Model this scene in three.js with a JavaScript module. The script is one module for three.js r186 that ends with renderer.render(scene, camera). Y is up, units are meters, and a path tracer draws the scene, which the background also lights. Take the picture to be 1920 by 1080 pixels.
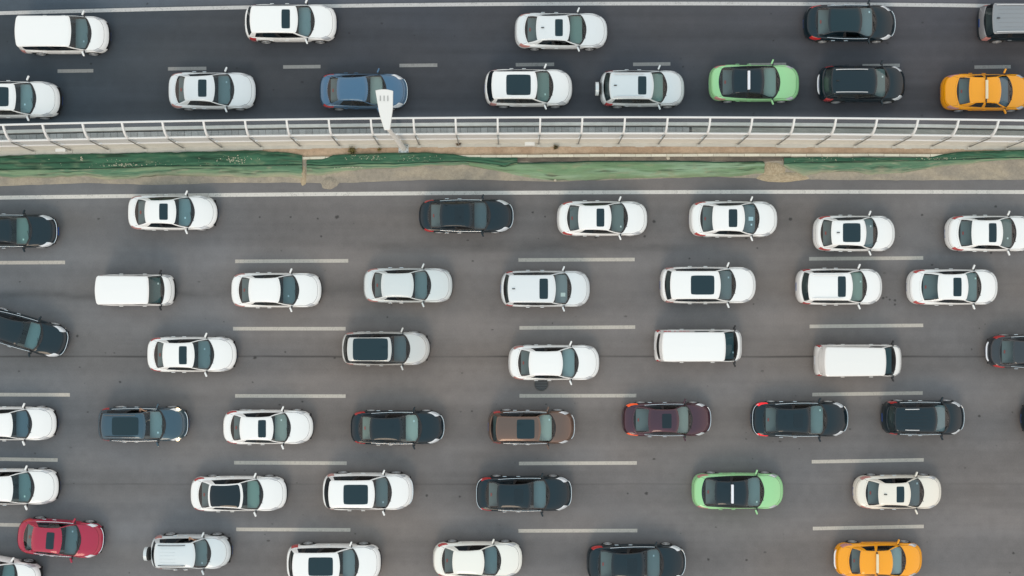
import * as THREE from 'three';
import { RoundedBoxGeometry } from 'three/addons/geometries/RoundedBoxGeometry.js';
import { mergeGeometries } from 'three/addons/utils/BufferGeometryUtils.js';
import { MarchingCubes } from 'three/addons/objects/MarchingCubes.js';

// ---------- camera, sky, sun, exposure ----------
const lerp = (a, b, t) => a + (b - a) * t;
const clamp = (x, a, b) => Math.min(b, Math.max(a, x));
const sstep = (a, b, x) => { const t = clamp((x - a) / (b - a), 0, 1); return t * t * (3 - 2 * t); };
const scene = new THREE.Scene();
const camera = new THREE.PerspectiveCamera(28.072, 16 / 9, 1, 4000);   // a drone 60 m up, looking straight down
camera.position.set(0, 60, 0);
camera.up.set(0, 0, -1);
camera.lookAt(0, 0, 0);
camera.updateMatrixWorld();

function skyTexture() {                                    // bright hazy sky, bluer overhead, whiter towards the horizon
  const w = 128, h = 64, d = new Float32Array(w * h * 4);
  for (let j = 0; j < h; j++) {
    const el = ((j + 0.5) / h - 0.5) * Math.PI, s = Math.sin(el);
    for (let i = 0; i < w; i++) {
      let c;
      if (s > 0) { const q = sstep(0.3, 1.0, s); c = [lerp(1.13, 0.5, q), lerp(1.02, 0.73, q), lerp(0.95, 0.86, q)]; }
      else c = [0.2, 0.2, 0.2];
      const o = (j * w + i) * 4;
      d[o] = c[0]; d[o + 1] = c[1]; d[o + 2] = c[2]; d[o + 3] = 1;
    }
  }
  const t = new THREE.DataTexture(d, w, h, THREE.RGBAFormat, THREE.FloatType);
  t.mapping = THREE.EquirectangularReflectionMapping; t.magFilter = THREE.LinearFilter; t.minFilter = THREE.LinearFilter;
  t.wrapS = THREE.RepeatWrapping; t.needsUpdate = true;
  return t;
}
const sky = skyTexture();
scene.background = sky; scene.environment = sky;
const sun = new THREE.DirectionalLight(new THREE.Color(1, 0.77, 0.55), 0.8);
sun.position.set(-10, 46, 44); sun.target.position.set(0, 0, 0);
sun.castShadow = true; sun.shadow.radius = 45;
sun.shadow.mapSize.set(2048, 2048);
Object.assign(sun.shadow.camera, { left: -40, right: 40, top: 30, bottom: -30, near: 1, far: 150 });
scene.add(sun, sun.target);
const renderer = new THREE.WebGLRenderer({ antialias: true });
renderer.toneMapping = THREE.LinearToneMapping;
renderer.toneMappingExposure = 1.2;
renderer.shadowMap.enabled = true;

// ---------- helpers ----------
let seed = 7;
const rnd = () => { seed = (seed * 1664525 + 1013904223) >>> 0; return seed / 4294967296; };
const rr = (a, b) => a + (b - a) * rnd();
const hashT = new Float32Array(65536); for (let i = 0; i < 65536; i++) hashT[i] = rnd();
function vnoise(x, y, s = 0) {
  const xi = Math.floor(x), yi = Math.floor(y), fx = x - xi, fy = y - yi;
  const u = fx * fx * (3 - 2 * fx), v = fy * fy * (3 - 2 * fy);
  const H = (a, b) => hashT[((a * 157 + b * 4099 + s * 977) & 65535)];
  return lerp(lerp(H(xi, yi), H(xi + 1, yi), u), lerp(H(xi, yi + 1), H(xi + 1, yi + 1), u), v);
}
const fbm = (x, y, s, o = 3) => { let a = 0, k = 0.5, n = 0; for (let i = 0; i < o; i++) { a += k * vnoise(x, y, s + i); n += k; x *= 2.03; y *= 2.03; k *= 0.5; } return a / n; };
const names = {};
const numbered = (n) => { const k = names[n] = (names[n] ?? -1) + 1; return k ? `${n}_${String(k).padStart(3, '0')}` : n; };
function shadowed(o) { o.traverse((m) => { if (m.isMesh) { m.castShadow = true; m.receiveShadow = true; } }); return o; }
function part(name, geo, m, parent) {
  const o = new THREE.Mesh(geo, m); o.name = name; o.castShadow = o.receiveShadow = true; parent.add(o); return o;
}
function thing(name, label, category, pos = [0, 0, 0], turn = 0, group) {
  const o = new THREE.Group(); o.name = numbered(name); o.position.set(...pos); o.rotation.y = turn;
  o.userData = { label, category }; if (group) o.userData.group = group;
  scene.add(o); return o;
}
function struct(name, geo, m, label) {
  const o = new THREE.Mesh(geo, m); o.name = numbered(name); o.userData = { kind: 'structure' };
  if (label) o.userData.label = label;
  o.castShadow = o.receiveShadow = true; scene.add(o); return o;
}
const lin = (r, g, b) => new THREE.Color().setRGB(r, g, b);
const mat = (r, g, b, rough = 0.8, extra = {}) => new THREE.MeshPhysicalMaterial({ color: lin(r, g, b), roughness: rough, ...extra });
function colourTexture(w, h, f) {                           // f(u, v) gives linear rgb; stored as sRGB bytes
  const d = new Uint8Array(w * h * 4);
  for (let j = 0; j < h; j++) for (let i = 0; i < w; i++) {
    const c = f(i / w, j / h), o = (j * w + i) * 4;
    for (let k = 0; k < 3; k++) { const x = clamp(c[k], 0, 1); d[o + k] = 255 * (x < 0.0031308 ? 12.92 * x : 1.055 * Math.pow(x, 1 / 2.4) - 0.055); }
    d[o + 3] = 255;
  }
  const t = new THREE.DataTexture(d, w, h); t.colorSpace = THREE.SRGBColorSpace;
  t.magFilter = THREE.LinearFilter; t.minFilter = THREE.LinearMipmapLinearFilter; t.generateMipmaps = true;
  t.wrapS = t.wrapT = THREE.MirroredRepeatWrapping; t.needsUpdate = true; return t;
}
// a strip between two curves z0(x), z1(x), with height y(x, v); uv in metres times (su, sv)
function strip(x0, x1, nx, z0, z1, nv, y, su = 1, sv = 1, ou = 0, ov = 0, across = false) {
  const P = [], U = [], I = [];
  for (let i = 0; i <= nx; i++) {
    const x = lerp(x0, x1, i / nx), a = z0(x), b = z1(x);
    for (let j = 0; j <= nv; j++) { const v = j / nv, z = lerp(a, b, v); P.push(x, y(x, v, z), z); U.push(x * su + ou, across ? v : z * sv + ov); }
  }
  for (let i = 0; i < nx; i++) for (let j = 0; j < nv; j++) { const a = i * (nv + 1) + j, b = a + nv + 1; I.push(a, a + 1, b, b, a + 1, b + 1); }
  const g = new THREE.BufferGeometry(); g.setAttribute('position', new THREE.Float32BufferAttribute(P, 3));
  g.setAttribute('uv', new THREE.Float32BufferAttribute(U, 2)); g.setIndex(I); g.computeVertexNormals(); return g;
}
const line = (pts) => (x) => {                              // piecewise curve through [x, z]
  if (x <= pts[0][0]) return pts[0][1];
  for (let i = 1; i < pts.length; i++) if (x <= pts[i][0]) { const [a, c] = pts[i - 1], [b, d] = pts[i]; let t = (x - a) / (b - a); return lerp(c, d, t); }
  return pts[pts.length - 1][1];
};
// plan drawn on a survey sheet of 36 units per metre whose centre is (960, 540)
const sx = (u) => (u - 960) / 36, sz = (v) => (v - 540) / 36;
const plan = (pts) => line(pts.map(([u, v]) => [sx(u), sz(v)]));
const box = (w, h, d, x = 0, y = 0, z = 0, r = 0) => { const g = r ? new RoundedBoxGeometry(w, h, d, 2, r) : new THREE.BoxGeometry(w, h, d); g.translate(x, y, z); return g; };
const tube = (pts, r, seg = 24, rad = 6) => new THREE.TubeGeometry(new THREE.CatmullRomCurve3(pts.map((p) => new THREE.Vector3(...p))), seg, r, rad);
const flat = (gs) => mergeGeometries(gs.map((g) => { const n = g.index ? g.toNonIndexed() : g; for (const k of Object.keys(n.attributes)) if (!['position', 'normal', 'uv'].includes(k)) n.deleteAttribute(k); return n; }));

// ---------- ground and roads ----------
const zBar = (x) => -7.69 + 0.4167 * ((x - 5.28) / 31.94) ** 2;            // foot of the noise barrier
const zTopLine = (x) => -14.89 + 0.5 * ((x - 8.06) / 34.7) ** 2;
const zUpLane = (x) => -11.66 + 0.39 * ((x - 8.06) / 34.7) ** 2;
const zEdge = (x) => -5.11 + 0.305 * ((x - 17.8) / 44.4) ** 2;
const zKerb = (x) => -6.93 + 0.153 * ((x - 13.6) / 23.6) ** 2;
const verge = plan([[-900, 356], [0, 349], [60, 347], [160, 343], [300, 347], [400, 343], [560, 342.5], [600, 343], [611, 349], [620, 352.5], [630, 349], [637, 343], [700, 341], [760, 338], [860, 337], [930, 338], [1040, 341], [1100, 338.5], [1200, 336], [1260, 334], [1340, 331.5], [1430, 335], [1520, 337], [1700, 338], [1920, 337], [2800, 340]]);

const grains = new Float32Array(1 << 18); for (let i = 0; i < grains.length; i++) grains[i] = rnd();
let gi = 0; const grain = () => grains[(gi = (gi + 1) & 262143)];
const spots = [];
for (let i = 0; i < 150; i++) spots.push([rr(-29, 29), rr(-4.6, 16), rr(0.012, 0.04), rr(0.35, 0.8), rr(0.7, 2.2)]);
for (const [u, v, r] of [[602, 443, 2.5], [632, 407, 5], [596, 410, 2], [487, 407, 2], [545, 407, 2], [999, 398, 2.5], [1022, 406, 2], [1226, 415, 4], [1117, 445, 3], [1209, 443, 3], [1482, 411, 4], [1420, 465, 2], [1729, 403, 2.5], [1867, 387, 3], [1858, 474, 3], [1656, 559, 3], [1668, 562, 2.5], [1678, 563, 3], [1678, 571, 2.5], [1212, 925, 4], [1177, 925, 2], [1836, 780, 3], [862, 931, 2.5], [885, 771, 2], [145, 630, 3], [478, 671, 4], [535, 660, 2], [225, 716, 3], [800, 929, 3], [1400, 1050, 3], [1328, 1049, 3], [567, 753, 2], [1900, 1037, 3]])
  spots.push([sx(u), sz(v), r / 60, 0.35, 1.2]);
function spotMask(W, H, x0, x1, z0, z1, list) {
  const m = new Float32Array(W * H).fill(1);
  for (const [x, z, r, k, asp] of list) {
    const ci = (x - x0) / (x1 - x0) * W, cj = (z - z0) / (z1 - z0) * H, ri = r * asp / (x1 - x0) * W, rj = r / (z1 - z0) * H;
    for (let j = Math.floor(cj - rj * 2 - 1); j <= cj + rj * 2 + 1; j++) for (let i = Math.floor(ci - ri * 2 - 1); i <= ci + ri * 2 + 1; i++) {
      if (i < 0 || j < 0 || i >= W || j >= H) continue;
      const d = Math.hypot((i + 0.5 - ci) / (ri + 0.4), (j + 0.5 - cj) / (rj + 0.4)) + 0.5 * (vnoise(i * 0.7, j * 0.7, 31) - 0.5);
      const w = 1 - sstep(0.6, 1.25, d); m[j * W + i] = Math.min(m[j * W + i], lerp(1, k, w));
    }
  }
  return m;
}
function asphaltTexture(W, H, x0, x1, z0, z1, base, opts) {
  const m = spotMask(W, H, x0, x1, z0, z1, opts.spots);
  const rowJ = new Float32Array(H); for (let j = 0; j < H; j++) rowJ[j] = grain();
  return colourTexture(W, H, (u, v) => {
    const x = lerp(x0, x1, u), z = lerp(z0, z1, v);
    let k = 1 + 0.24 * (fbm(x * 0.07 + 40, z * 1.2, 3, 3) - 0.5) + 0.36 * (fbm(x * 0.16, z * 0.33, 9, 3) - 0.5) + 0.05 * (vnoise(x * 0.35, z * 9, 17) - 0.5) + 0.1 * (vnoise(x * 3, z * 3, 23) - 0.5);
    k *= 0.93 + 0.14 * grain();
    k *= opts.streak ? opts.streak(x, z) : 1;
    const i = Math.min(W - 1, Math.round(u * W)), j = Math.min(H - 1, Math.round(v * H));
    k *= m[j * W + i];
    const t = opts.tint(x, z), warm = 0.16 * (fbm(x * 0.13 + 7, z * 0.28, 41, 3) - 0.5);
    return [base[0] * k * t[0] * (1 + warm), base[1] * k * t[1], base[2] * k * t[2] * (1 - warm)];
  });
}
const tarred = (x, z, x0, x1, zc, w, amt, s) => amt * sstep(x0 - 2, x0 + 2, x) * (1 - sstep(x1 - 2, x1 + 2, x)) * Math.exp(-(((z - zc - 0.25 * (fbm(x * 0.4, s, s) - 0.5)) / w) ** 2)) * (0.5 + fbm(x * 0.8, z * 4, s + 3));
const seam = (x, z, zc, s) => 0.42 * Math.exp(-(((z - zc - 0.06 * (fbm(x * 0.3, s, s) - 0.5)) / 0.045) ** 2)) * (0.35 + 0.9 * vnoise(x * 0.5, s, s + 1));
const laneWear = (x, z) => { let k = 0; for (const c of [-3.3, 0.05, 3.5, 7.05, 10.5, 14]) { const d = z - c - 0.3 * (fbm(x * 0.07, c, 83, 2) - 0.5); k += (0.1 + 0.14 * vnoise(x * 0.12, c * 3, 87)) * Math.exp(-((d / 0.85) ** 2)) + 0.05 * Math.exp(-(((d - 0.8) / 0.22) ** 2)) + 0.05 * Math.exp(-(((d + 0.8) / 0.22) ** 2)); } return k; };
const lowTex = asphaltTexture(2048, 896, -30, 30, -6.2, 20, [0.172, 0.157, 0.152], {
  spots,
  tint: (x) => { const l = 1 - sstep(-28, -8, x); return [1 - 0.16 * l, 1 - 0.05 * l, 1 + 0.04 * l]; },
  streak: (x, z) => 1 - tarred(x, z, -8, 9.5, -2.15, 0.3, 0.24, 51) - tarred(x, z, -28, -15, 0.35, 0.22, 0.24, 57) - tarred(x, z, -15, -7.5, 0.05, 0.2, 0.1, 61) - tarred(x, z, 14, 27, -2.1, 0.25, 0.12, 63)
    - seam(x, z, 3.56, 71) - 0.4 * seam(x, z, 10.2, 77) + 0.12 * Math.exp(-(((z + 4.1) / 0.5) ** 2)) * sstep(14, 24, x) - laneWear(x, z),
});
const roadMat = new THREE.MeshPhysicalMaterial({ map: lowTex, roughness: 0.88 });
const upSpots = []; for (let i = 0; i < 60; i++) upSpots.push([rr(-29, 29), rr(-16, -8.6), rr(0.015, 0.045), rr(0.4, 0.8), rr(0.7, 1.8)]);
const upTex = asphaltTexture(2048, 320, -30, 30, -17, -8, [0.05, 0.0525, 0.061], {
  spots: upSpots,
  tint: (x) => { const l = 1 - sstep(-29, -6, x), r = sstep(6, 26, x); return [(1 - 0.2 * l + 0.36 * r), (1 + 0.0 * l + 0.22 * r), (1 + 0.06 * l + 0.16 * r)]; },
  streak: (x, z) => (1 + 0.75 * (1 - sstep(-0.14, 0.02, z - zTopLine(x)))) * (1 + 0.7 * sstep(-1.75, -1.1, z - zBar(x))) * (1 - 0.12 * Math.exp(-(((z + 10.1) / 0.5) ** 2)) - 0.1 * Math.exp(-(((z + 13.3) / 0.6) ** 2)) + 0.3 * (fbm(x * 0.05, z * 2.6, 91, 3) - 0.5)),  // asphalt colour lifted along the barrier to offset its shade
});
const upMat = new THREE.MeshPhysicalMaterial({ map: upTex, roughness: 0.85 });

{ const g = new THREE.PlaneGeometry(6000, 6000); g.rotateX(-Math.PI / 2); g.translate(0, -0.12, 0);
  struct('ground', g, mat(0.2, 0.18, 0.14, 0.95)); }
struct('lower_road', strip(-90, 90, 180, (x) => -7.2, () => 60, 1, () => 0, 1 / 60, 1 / 26.2, 0.5, 6.2 / 26.2), roadMat, 'wide grey asphalt carriageway full of cars');
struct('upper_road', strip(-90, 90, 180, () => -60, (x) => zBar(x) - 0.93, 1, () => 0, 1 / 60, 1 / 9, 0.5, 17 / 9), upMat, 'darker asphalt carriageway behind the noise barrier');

// painted lines: worn white paint, each dash a piece of its own
const paintTex = colourTexture(512, 128, (u, v) => { const k = 0.86 + 0.2 * fbm(u * 30, v * 8, 5) - (fbm(u * 60, v * 20, 8, 2) > 0.72 ? 0.25 : 0) + 0.08 * (grain() - 0.5); return [k, k, k]; });
const linePaint = new THREE.MeshPhysicalMaterial({ map: paintTex, color: lin(0.66, 0.62, 0.57), roughness: 0.8 });
const dashPaint = new THREE.MeshPhysicalMaterial({ map: paintTex, color: lin(0.5, 0.455, 0.4), roughness: 0.85 });
const greyPaint = new THREE.MeshPhysicalMaterial({ map: paintTex, color: lin(0.27, 0.265, 0.255), roughness: 0.85 });
const topPaint = new THREE.MeshPhysicalMaterial({ map: paintTex, color: lin(0.5, 0.49, 0.48), roughness: 0.85 });
struct('edge_line', strip(-60, 60, 120, (x) => zEdge(x), (x) => zEdge(x) + 0.2, 1, () => 0.004, 0.3, 1), linePaint, 'white edge line along the median side');
struct('edge_line', strip(-60, 60, 120, (x) => zTopLine(x) - 0.02, (x) => zTopLine(x) + 0.17, 1, () => 0.004, 0.3, 1), topPaint, 'white edge line along the far side');
const markings = new THREE.Group(); markings.name = 'lane_markings'; markings.userData = { kind: 'structure', label: 'dashed lane dividers on both carriageways' }; scene.add(markings);
const dash = (u0, u1, za, zb, w, m) => { const x0 = sx(u0), x1 = sx(u1), f = (x) => lerp(za, zb, (x - x0) / (x1 - x0)); part('lane_dash', strip(x0, x1, 6, (x) => f(x) - w / 2, (x) => f(x) + w / 2, 1, () => 0.004, 0.7, 1, rnd() * 9, rnd() * 9), m, markings); };
for (const [a, b, v, t] of [[-98, 122, 492.5, -1], [441, 653, 489.5, -1], [972, 1190, 487, -1], [1517, 1731, 484.5, -1.5], [-95, 124, 618, 0], [437, 648, 616.3, 0], [974, 1191, 614, -1.5], [1518, 1731, 611, -2], [-88, 131, 740, 0.5], [441, 648, 742.5, 0.5], [974, 1193, 742, -0.5], [1523, 1730, 738.3, -3], [-88, 108, 861, 3], [439, 650, 868, 1], [973, 1194, 868.5, -1], [1522, 1732, 864, -3.5], [-90, 112, 984, 3], [443, 657, 993, 1], [972, 1195, 995, -0.5], [1524, 1732, 989, -4]])
  dash(a, b, sz(v - t / 2), sz(v + t / 2), 0.185, dashPaint);
for (const [a, b, v] of [[-110, -38, 137], [108, 175, 133], [315, 387, 128.7], [531, 601, 125.2], [749, 820, 122.5], [967, 1039, 121], [1187, 1257, 120.3], [1404, 1474, 121.3], [1617, 1687, 123], [1827, 1895, 125.5], [2040, 2110, 129]])
  dash(a, b, sz(v + 0.4), sz(v - 0.4), 0.18, greyPaint);

// manhole beside the plain white sedan
{ const t = thing('manhole_cover', 'round dark iron manhole cover under the edge of a plain white sedan', 'manhole', [sx(1015), 0, sz(720)]);
  const iron = mat(0.05, 0.05, 0.052, 0.6, { metalness: 0.4 });
  const ring = new THREE.TorusGeometry(0.36, 0.022, 8, 40); ring.rotateX(Math.PI / 2); ring.scale(1, 0.6, 1); ring.translate(0, 0.006, 0); part('frame_ring', ring, mat(0.12, 0.11, 0.1, 0.8), t);
  const lid = new THREE.CylinderGeometry(0.34, 0.34, 0.012, 40); lid.translate(0, 0.007, 0); part('lid', lid, iron, t);
  const rib = mat(0.13, 0.13, 0.13, 0.5, { metalness: 0.3 });
  for (let i = -3; i <= 3; i++) { const l = 2 * Math.sqrt(0.33 ** 2 - (i * 0.085) ** 2) - 0.02; part('rib', box(l, 0.012, 0.022, 0, 0.017, i * 0.085), rib, t); } }

// ---------- median: soil, kerb stones, netting ----------
const soilTex = (a, b, s) => colourTexture(1024, 256, (u, v) => {
  const x = u * 24, z = v * 6, k = fbm(x * 1.3, z * 2.5, s, 4), q = 0.86 + 0.28 * fbm(x * 9, z * 9, s + 5, 3), p = vnoise(x * 22, z * 22, s + 9) > 0.9 ? 0.78 : 1, gq = 0.9 + 0.2 * grain();
  const w = sstep(0.3, 0.7, k); return [0, 1, 2].map((i) => lerp(a[i], b[i], w) * q * p * gq);
});
const redSoil = new THREE.MeshPhysicalMaterial({ map: soilTex([0.4, 0.28, 0.19], [0.5, 0.37, 0.26], 3), roughness: 0.95 });
const dirtMat = new THREE.MeshPhysicalMaterial({ map: soilTex([0.3, 0.262, 0.21], [0.385, 0.325, 0.245], 14), roughness: 0.95 });
const zFoot = (x) => zBar(x) + 0.36 + 0.2 * (1 - sstep(-22, -11, x));
const relief = (x, z, s) => 0.05 * fbm(x * 1.2, z * 2.4, s, 4) + 0.014 * fbm(x * 9, z * 9, s + 4, 2);
struct('soil_strip', strip(-60, 60, 1200, (x) => zFoot(x) - 0.03, (x) => zKerb(x) + 0.05, 10, (x, v, z) => 0.05 + relief(x, z, 2) * 0.8, 1 / 24, 1 / 6), redSoil, 'reddish bare soil strip beside the barrier footing');
struct('dirt_verge', strip(-60, 60, 1500, (x) => zKerb(x) + 0.02, (x) => verge(x) + 0.05 * (fbm(x * 1.7, 3, 8, 3) - 0.5), 22, (x, v, z) => lerp(0.02, 0.1, Math.sin(Math.PI * Math.min(1, v * 0.6 + 0.4))) * (1 - v * 0.9) + 0.006 + relief(x, z, 6) * Math.min(1, (1 - v) * 5), 1 / 24, 1 / 6, 0.3, 0.2), dirtMat, 'tan dusty dirt verge along the edge of the lower road');

const concreteTex = (s, lo, hi) => colourTexture(512, 256, (u, v) => { const k = lerp(lo, hi, fbm(u * 20, v * 10, s, 4)) * (0.94 + 0.12 * grain()) * (vnoise(u * 6, v * 40, s + 3) > 0.86 ? 0.93 : 1); return [k, k * 0.98, k * 0.93]; });
const stoneMats = [0.72, 0.78, 0.84].map((k, i) => new THREE.MeshPhysicalMaterial({ map: concreteTex(20 + i, 0.75, 1), color: lin(k, k * 0.97, k * 0.84), roughness: 0.9 }));
const kerb = new THREE.Group(); kerb.name = 'kerb'; kerb.userData = { kind: 'structure', label: 'row of pale kerb stones beside the soil strip' }; scene.add(kerb);
{ const g = box(0.79, 0.16, 0.135, 0, 0, 0, 0.012);
  let n = 0;
  for (let x = -10.9; x < 26; x += 0.806, n++) { const o = part('kerb_stone', g, stoneMats[(n * 7) % 3], kerb); o.position.set(x, 0.08 + rr(-0.006, 0.006), zKerb(x) + 0.02 + rr(-0.008, 0.008)); o.rotation.y = rr(-0.006, 0.006) - 0.306 * (x - 13.6) / 557; } }

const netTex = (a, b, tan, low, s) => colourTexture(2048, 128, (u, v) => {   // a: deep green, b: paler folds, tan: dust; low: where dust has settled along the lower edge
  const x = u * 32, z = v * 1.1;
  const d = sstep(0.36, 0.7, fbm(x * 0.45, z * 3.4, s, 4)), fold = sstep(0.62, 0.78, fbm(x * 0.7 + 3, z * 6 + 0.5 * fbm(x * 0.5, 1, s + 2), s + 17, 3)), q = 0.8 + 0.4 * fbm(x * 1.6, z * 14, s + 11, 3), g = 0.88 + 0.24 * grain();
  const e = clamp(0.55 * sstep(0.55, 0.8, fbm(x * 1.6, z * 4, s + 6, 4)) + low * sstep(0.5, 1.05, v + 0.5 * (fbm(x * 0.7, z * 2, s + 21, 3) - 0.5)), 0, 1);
  const k = q * g * (1 - 0.5 * fold);  // fold lines darkened in the colour, as crease shade
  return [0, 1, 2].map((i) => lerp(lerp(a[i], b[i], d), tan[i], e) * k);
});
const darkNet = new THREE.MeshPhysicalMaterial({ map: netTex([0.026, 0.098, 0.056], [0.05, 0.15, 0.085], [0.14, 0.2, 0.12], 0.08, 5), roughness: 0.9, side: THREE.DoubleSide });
const dustNet = new THREE.MeshPhysicalMaterial({ map: netTex([0.1, 0.2, 0.12], [0.2, 0.29, 0.17], [0.34, 0.32, 0.22], 0.75, 25), roughness: 0.92, side: THREE.DoubleSide });
const paleNet = new THREE.MeshPhysicalMaterial({ map: netTex([0.17, 0.27, 0.145], [0.26, 0.37, 0.24], [0.27, 0.28, 0.17], 0.35, 35), roughness: 0.92, side: THREE.DoubleSide });
const creaseShadeMat = mat(0.012, 0.06, 0.035, 0.95);  // very dark green, shade of the net creases put into the colour
const netBump = (x, v, z, s, h0, h1) => { const e = Math.min(1, v * 9, (1 - v) * 9); const fold = Math.abs(fbm(x * 0.55, z * 3.4, s, 3) - 0.5) * 2; return lerp(h0, h1, v) + e * (0.03 + 0.16 * (1 - fold) * fbm(x * 0.8, z * 2, s + 3, 2) + 0.03 * fbm(x * 5, z * 9, s + 7, 2)); };
const wob = (f, a, s) => (x) => f(x) + a * (fbm(x * 2.3, s, s, 3) - 0.5);
function netting(label, u0, u1, top, fold, low, lowMat, s) {
  const x0 = sx(u0), x1 = sx(u1), n = Math.ceil((x1 - x0) * 18);
  const t = thing('netting', label, 'netting', [0, 0, 0], 0, 'dust netting laid over the median');
  if (top) {
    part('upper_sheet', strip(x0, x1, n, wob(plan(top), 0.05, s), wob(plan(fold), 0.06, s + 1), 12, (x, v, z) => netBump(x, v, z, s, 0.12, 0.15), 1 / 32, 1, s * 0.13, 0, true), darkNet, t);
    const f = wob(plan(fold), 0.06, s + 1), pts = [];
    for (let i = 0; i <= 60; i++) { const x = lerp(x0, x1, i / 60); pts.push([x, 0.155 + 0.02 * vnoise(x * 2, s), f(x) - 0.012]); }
    part('crease_shade', tube(pts, 0.02, 160, 6), creaseShadeMat, t);  // tube added along the fold to stand for its shadow line
  }
  part('lower_sheet', strip(x0, x1, n, wob(plan(fold), 0.04, s + 9), wob(plan(low), 0.07, s + 2), 12, (x, v, z) => netBump(x, v, z, s + 5, 0.12, 0.035), 1 / 32, 1, s * 0.17, 0, true), lowMat, t);
  return t;
}
netting('green dust netting with a long dark crease, left of the sandy gap', -500, 568,
  [[-500, 303], [0, 293], [60, 290.5], [160, 289], [300, 286.5], [400, 284.5], [480, 282], [540, 287], [566, 291]],
  [[-500, 326], [0, 318], [120, 317], [200, 316], [300, 311.5], [400, 311], [470, 311], [562, 309]],
  [[-500, 342], [0, 331], [30, 335], [100, 333], [160, 331], [200, 338], [240, 337], [300, 330], [400, 331], [480, 334], [540, 332], [562, 335]], dustNet, 100);
netting('dark green dust netting curving past the street lamp base', 576, 970,
  [[576, 301], [604, 299], [612, 296], [625, 291], [680, 288.5], [740, 287], [800, 286], [850, 289], [880, 294.5], [970, 296]],
  [[576, 309], [620, 311], [680, 307], [740, 308], [800, 305], [870, 303], [900, 305], [946, 312], [970, 306]],
  [[576, 330], [604, 330], [640, 324], [680, 319], [740, 316], [800, 311.5], [870, 311], [920, 314], [970, 307]], dustNet, 140);
netting('pale dusty green netting right of the street lamp, lying below bare grey dirt', 880, 1432, null,
  [[880, 304], [900, 306], [946, 313], [968, 307], [1000, 306.5], [1070, 305.5], [1110, 303.5], [1200, 303.5], [1290, 303.5], [1340, 304], [1380, 304], [1432, 304]],
  [[880, 312], [900, 315], [950, 325], [1000, 335], [1040, 339], [1100, 338], [1200, 333.5], [1290, 333], [1340, 331], [1370, 331.5], [1432, 325]], paleNet, 180);
netting('green dust netting tapering off towards the right, past the sandy rubble gap', 1468, 2400,
  [[1468, 296], [1500, 295], [1600, 295.5], [1738, 295.5], [1765, 289.5], [1800, 285], [1920, 281], [2400, 284]],
  [[1468, 308], [1485, 305], [1600, 304], [1700, 301], [1800, 299], [1920, 296], [2400, 300]],
  [[1468, 312], [1480, 319], [1505, 331], [1540, 324], [1590, 322], [1635, 328], [1690, 325], [1750, 316], [1800, 310], [1860, 302.5], [1920, 299], [2400, 303]], dustNet, 220);
struct('soil_gully', strip(-4, 14.5, 300, (x) => zKerb(x) + 0.06, (x) => zKerb(x) + 0.36 + 0.12 * (fbm(x * 1.3, 2, 66, 3) - 0.5), 8, (x, v, z) => 0.09 + relief(x, z, 6) + 0.02 * Math.sin(Math.PI * v) - 0.03 * (v > 0.95 ? 1 : 0), 1 / 24, 1 / 6), new THREE.MeshPhysicalMaterial({ map: soilTex([0.12, 0.1, 0.08], [0.2, 0.165, 0.125], 53), roughness: 0.95 }), 'dark grey brown soil gully along the kerb stones');
// dark margin along the top of the pale sheet, crease shade in its colour
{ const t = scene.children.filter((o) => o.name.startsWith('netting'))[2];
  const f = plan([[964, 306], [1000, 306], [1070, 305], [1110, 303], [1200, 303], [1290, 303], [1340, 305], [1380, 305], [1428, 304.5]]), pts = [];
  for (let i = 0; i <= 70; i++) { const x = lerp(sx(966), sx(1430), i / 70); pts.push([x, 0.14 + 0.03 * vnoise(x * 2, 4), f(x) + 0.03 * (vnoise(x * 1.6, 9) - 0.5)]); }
  part('crease_shade', tube(pts, 0.026, 180, 6), creaseShadeMat, t); }
{ // sand heap over the gap and the round gritty patch at the asphalt edge
  const sand = new THREE.MeshPhysicalMaterial({ map: soilTex([0.36, 0.28, 0.18], [0.46, 0.37, 0.25], 33), roughness: 0.95 });
  const heap = (u, v, rx, rz, h, s) => { const g = new THREE.CircleGeometry(1, 40, 0, Math.PI * 2), q = new THREE.RingGeometry(0.001, 1, 40, 10); g.dispose(); q.rotateX(-Math.PI / 2); const p = q.attributes.position; for (let i = 0; i < p.count; i++) { const x = p.getX(i), z = p.getZ(i), r = Math.hypot(x, z), a = Math.atan2(z, x), k = 1 + 0.4 * (fbm(Math.cos(a) * 1.5 + 5, Math.sin(a) * 1.5 + 5, s, 3) - 0.5); p.setXYZ(i, x * rx * k, h * Math.pow(Math.max(0, 1 - r * r), 1.2) * (0.7 + 0.6 * fbm(x * 3, z * 3, s + 2)) + 0.012, z * rz * k); } q.computeVertexNormals(); q.translate(sx(u), 0, sz(v)); return q; };
  struct('sand_heap', heap(1450, 316, 0.85, 0.55, 0.17, 3), sand, 'sandy rubble in the gap between two nettings');
  struct('sand_heap', heap(1470, 330, 1.5, 0.3, 0.12, 9), sand, 'sandy rubble below the netting gap');
  struct('sand_heap', heap(569, 325, 0.2, 0.7, 0.15, 5), sand, 'narrow sandy channel between two nettings');
  struct('sand_heap', heap(619, 341, 0.46, 0.4, 0.13, 15), new THREE.MeshPhysicalMaterial({ map: soilTex([0.28, 0.24, 0.19], [0.36, 0.31, 0.24], 43), roughness: 0.95 }), 'round gritty heap spilling onto the asphalt edge'); }

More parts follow.
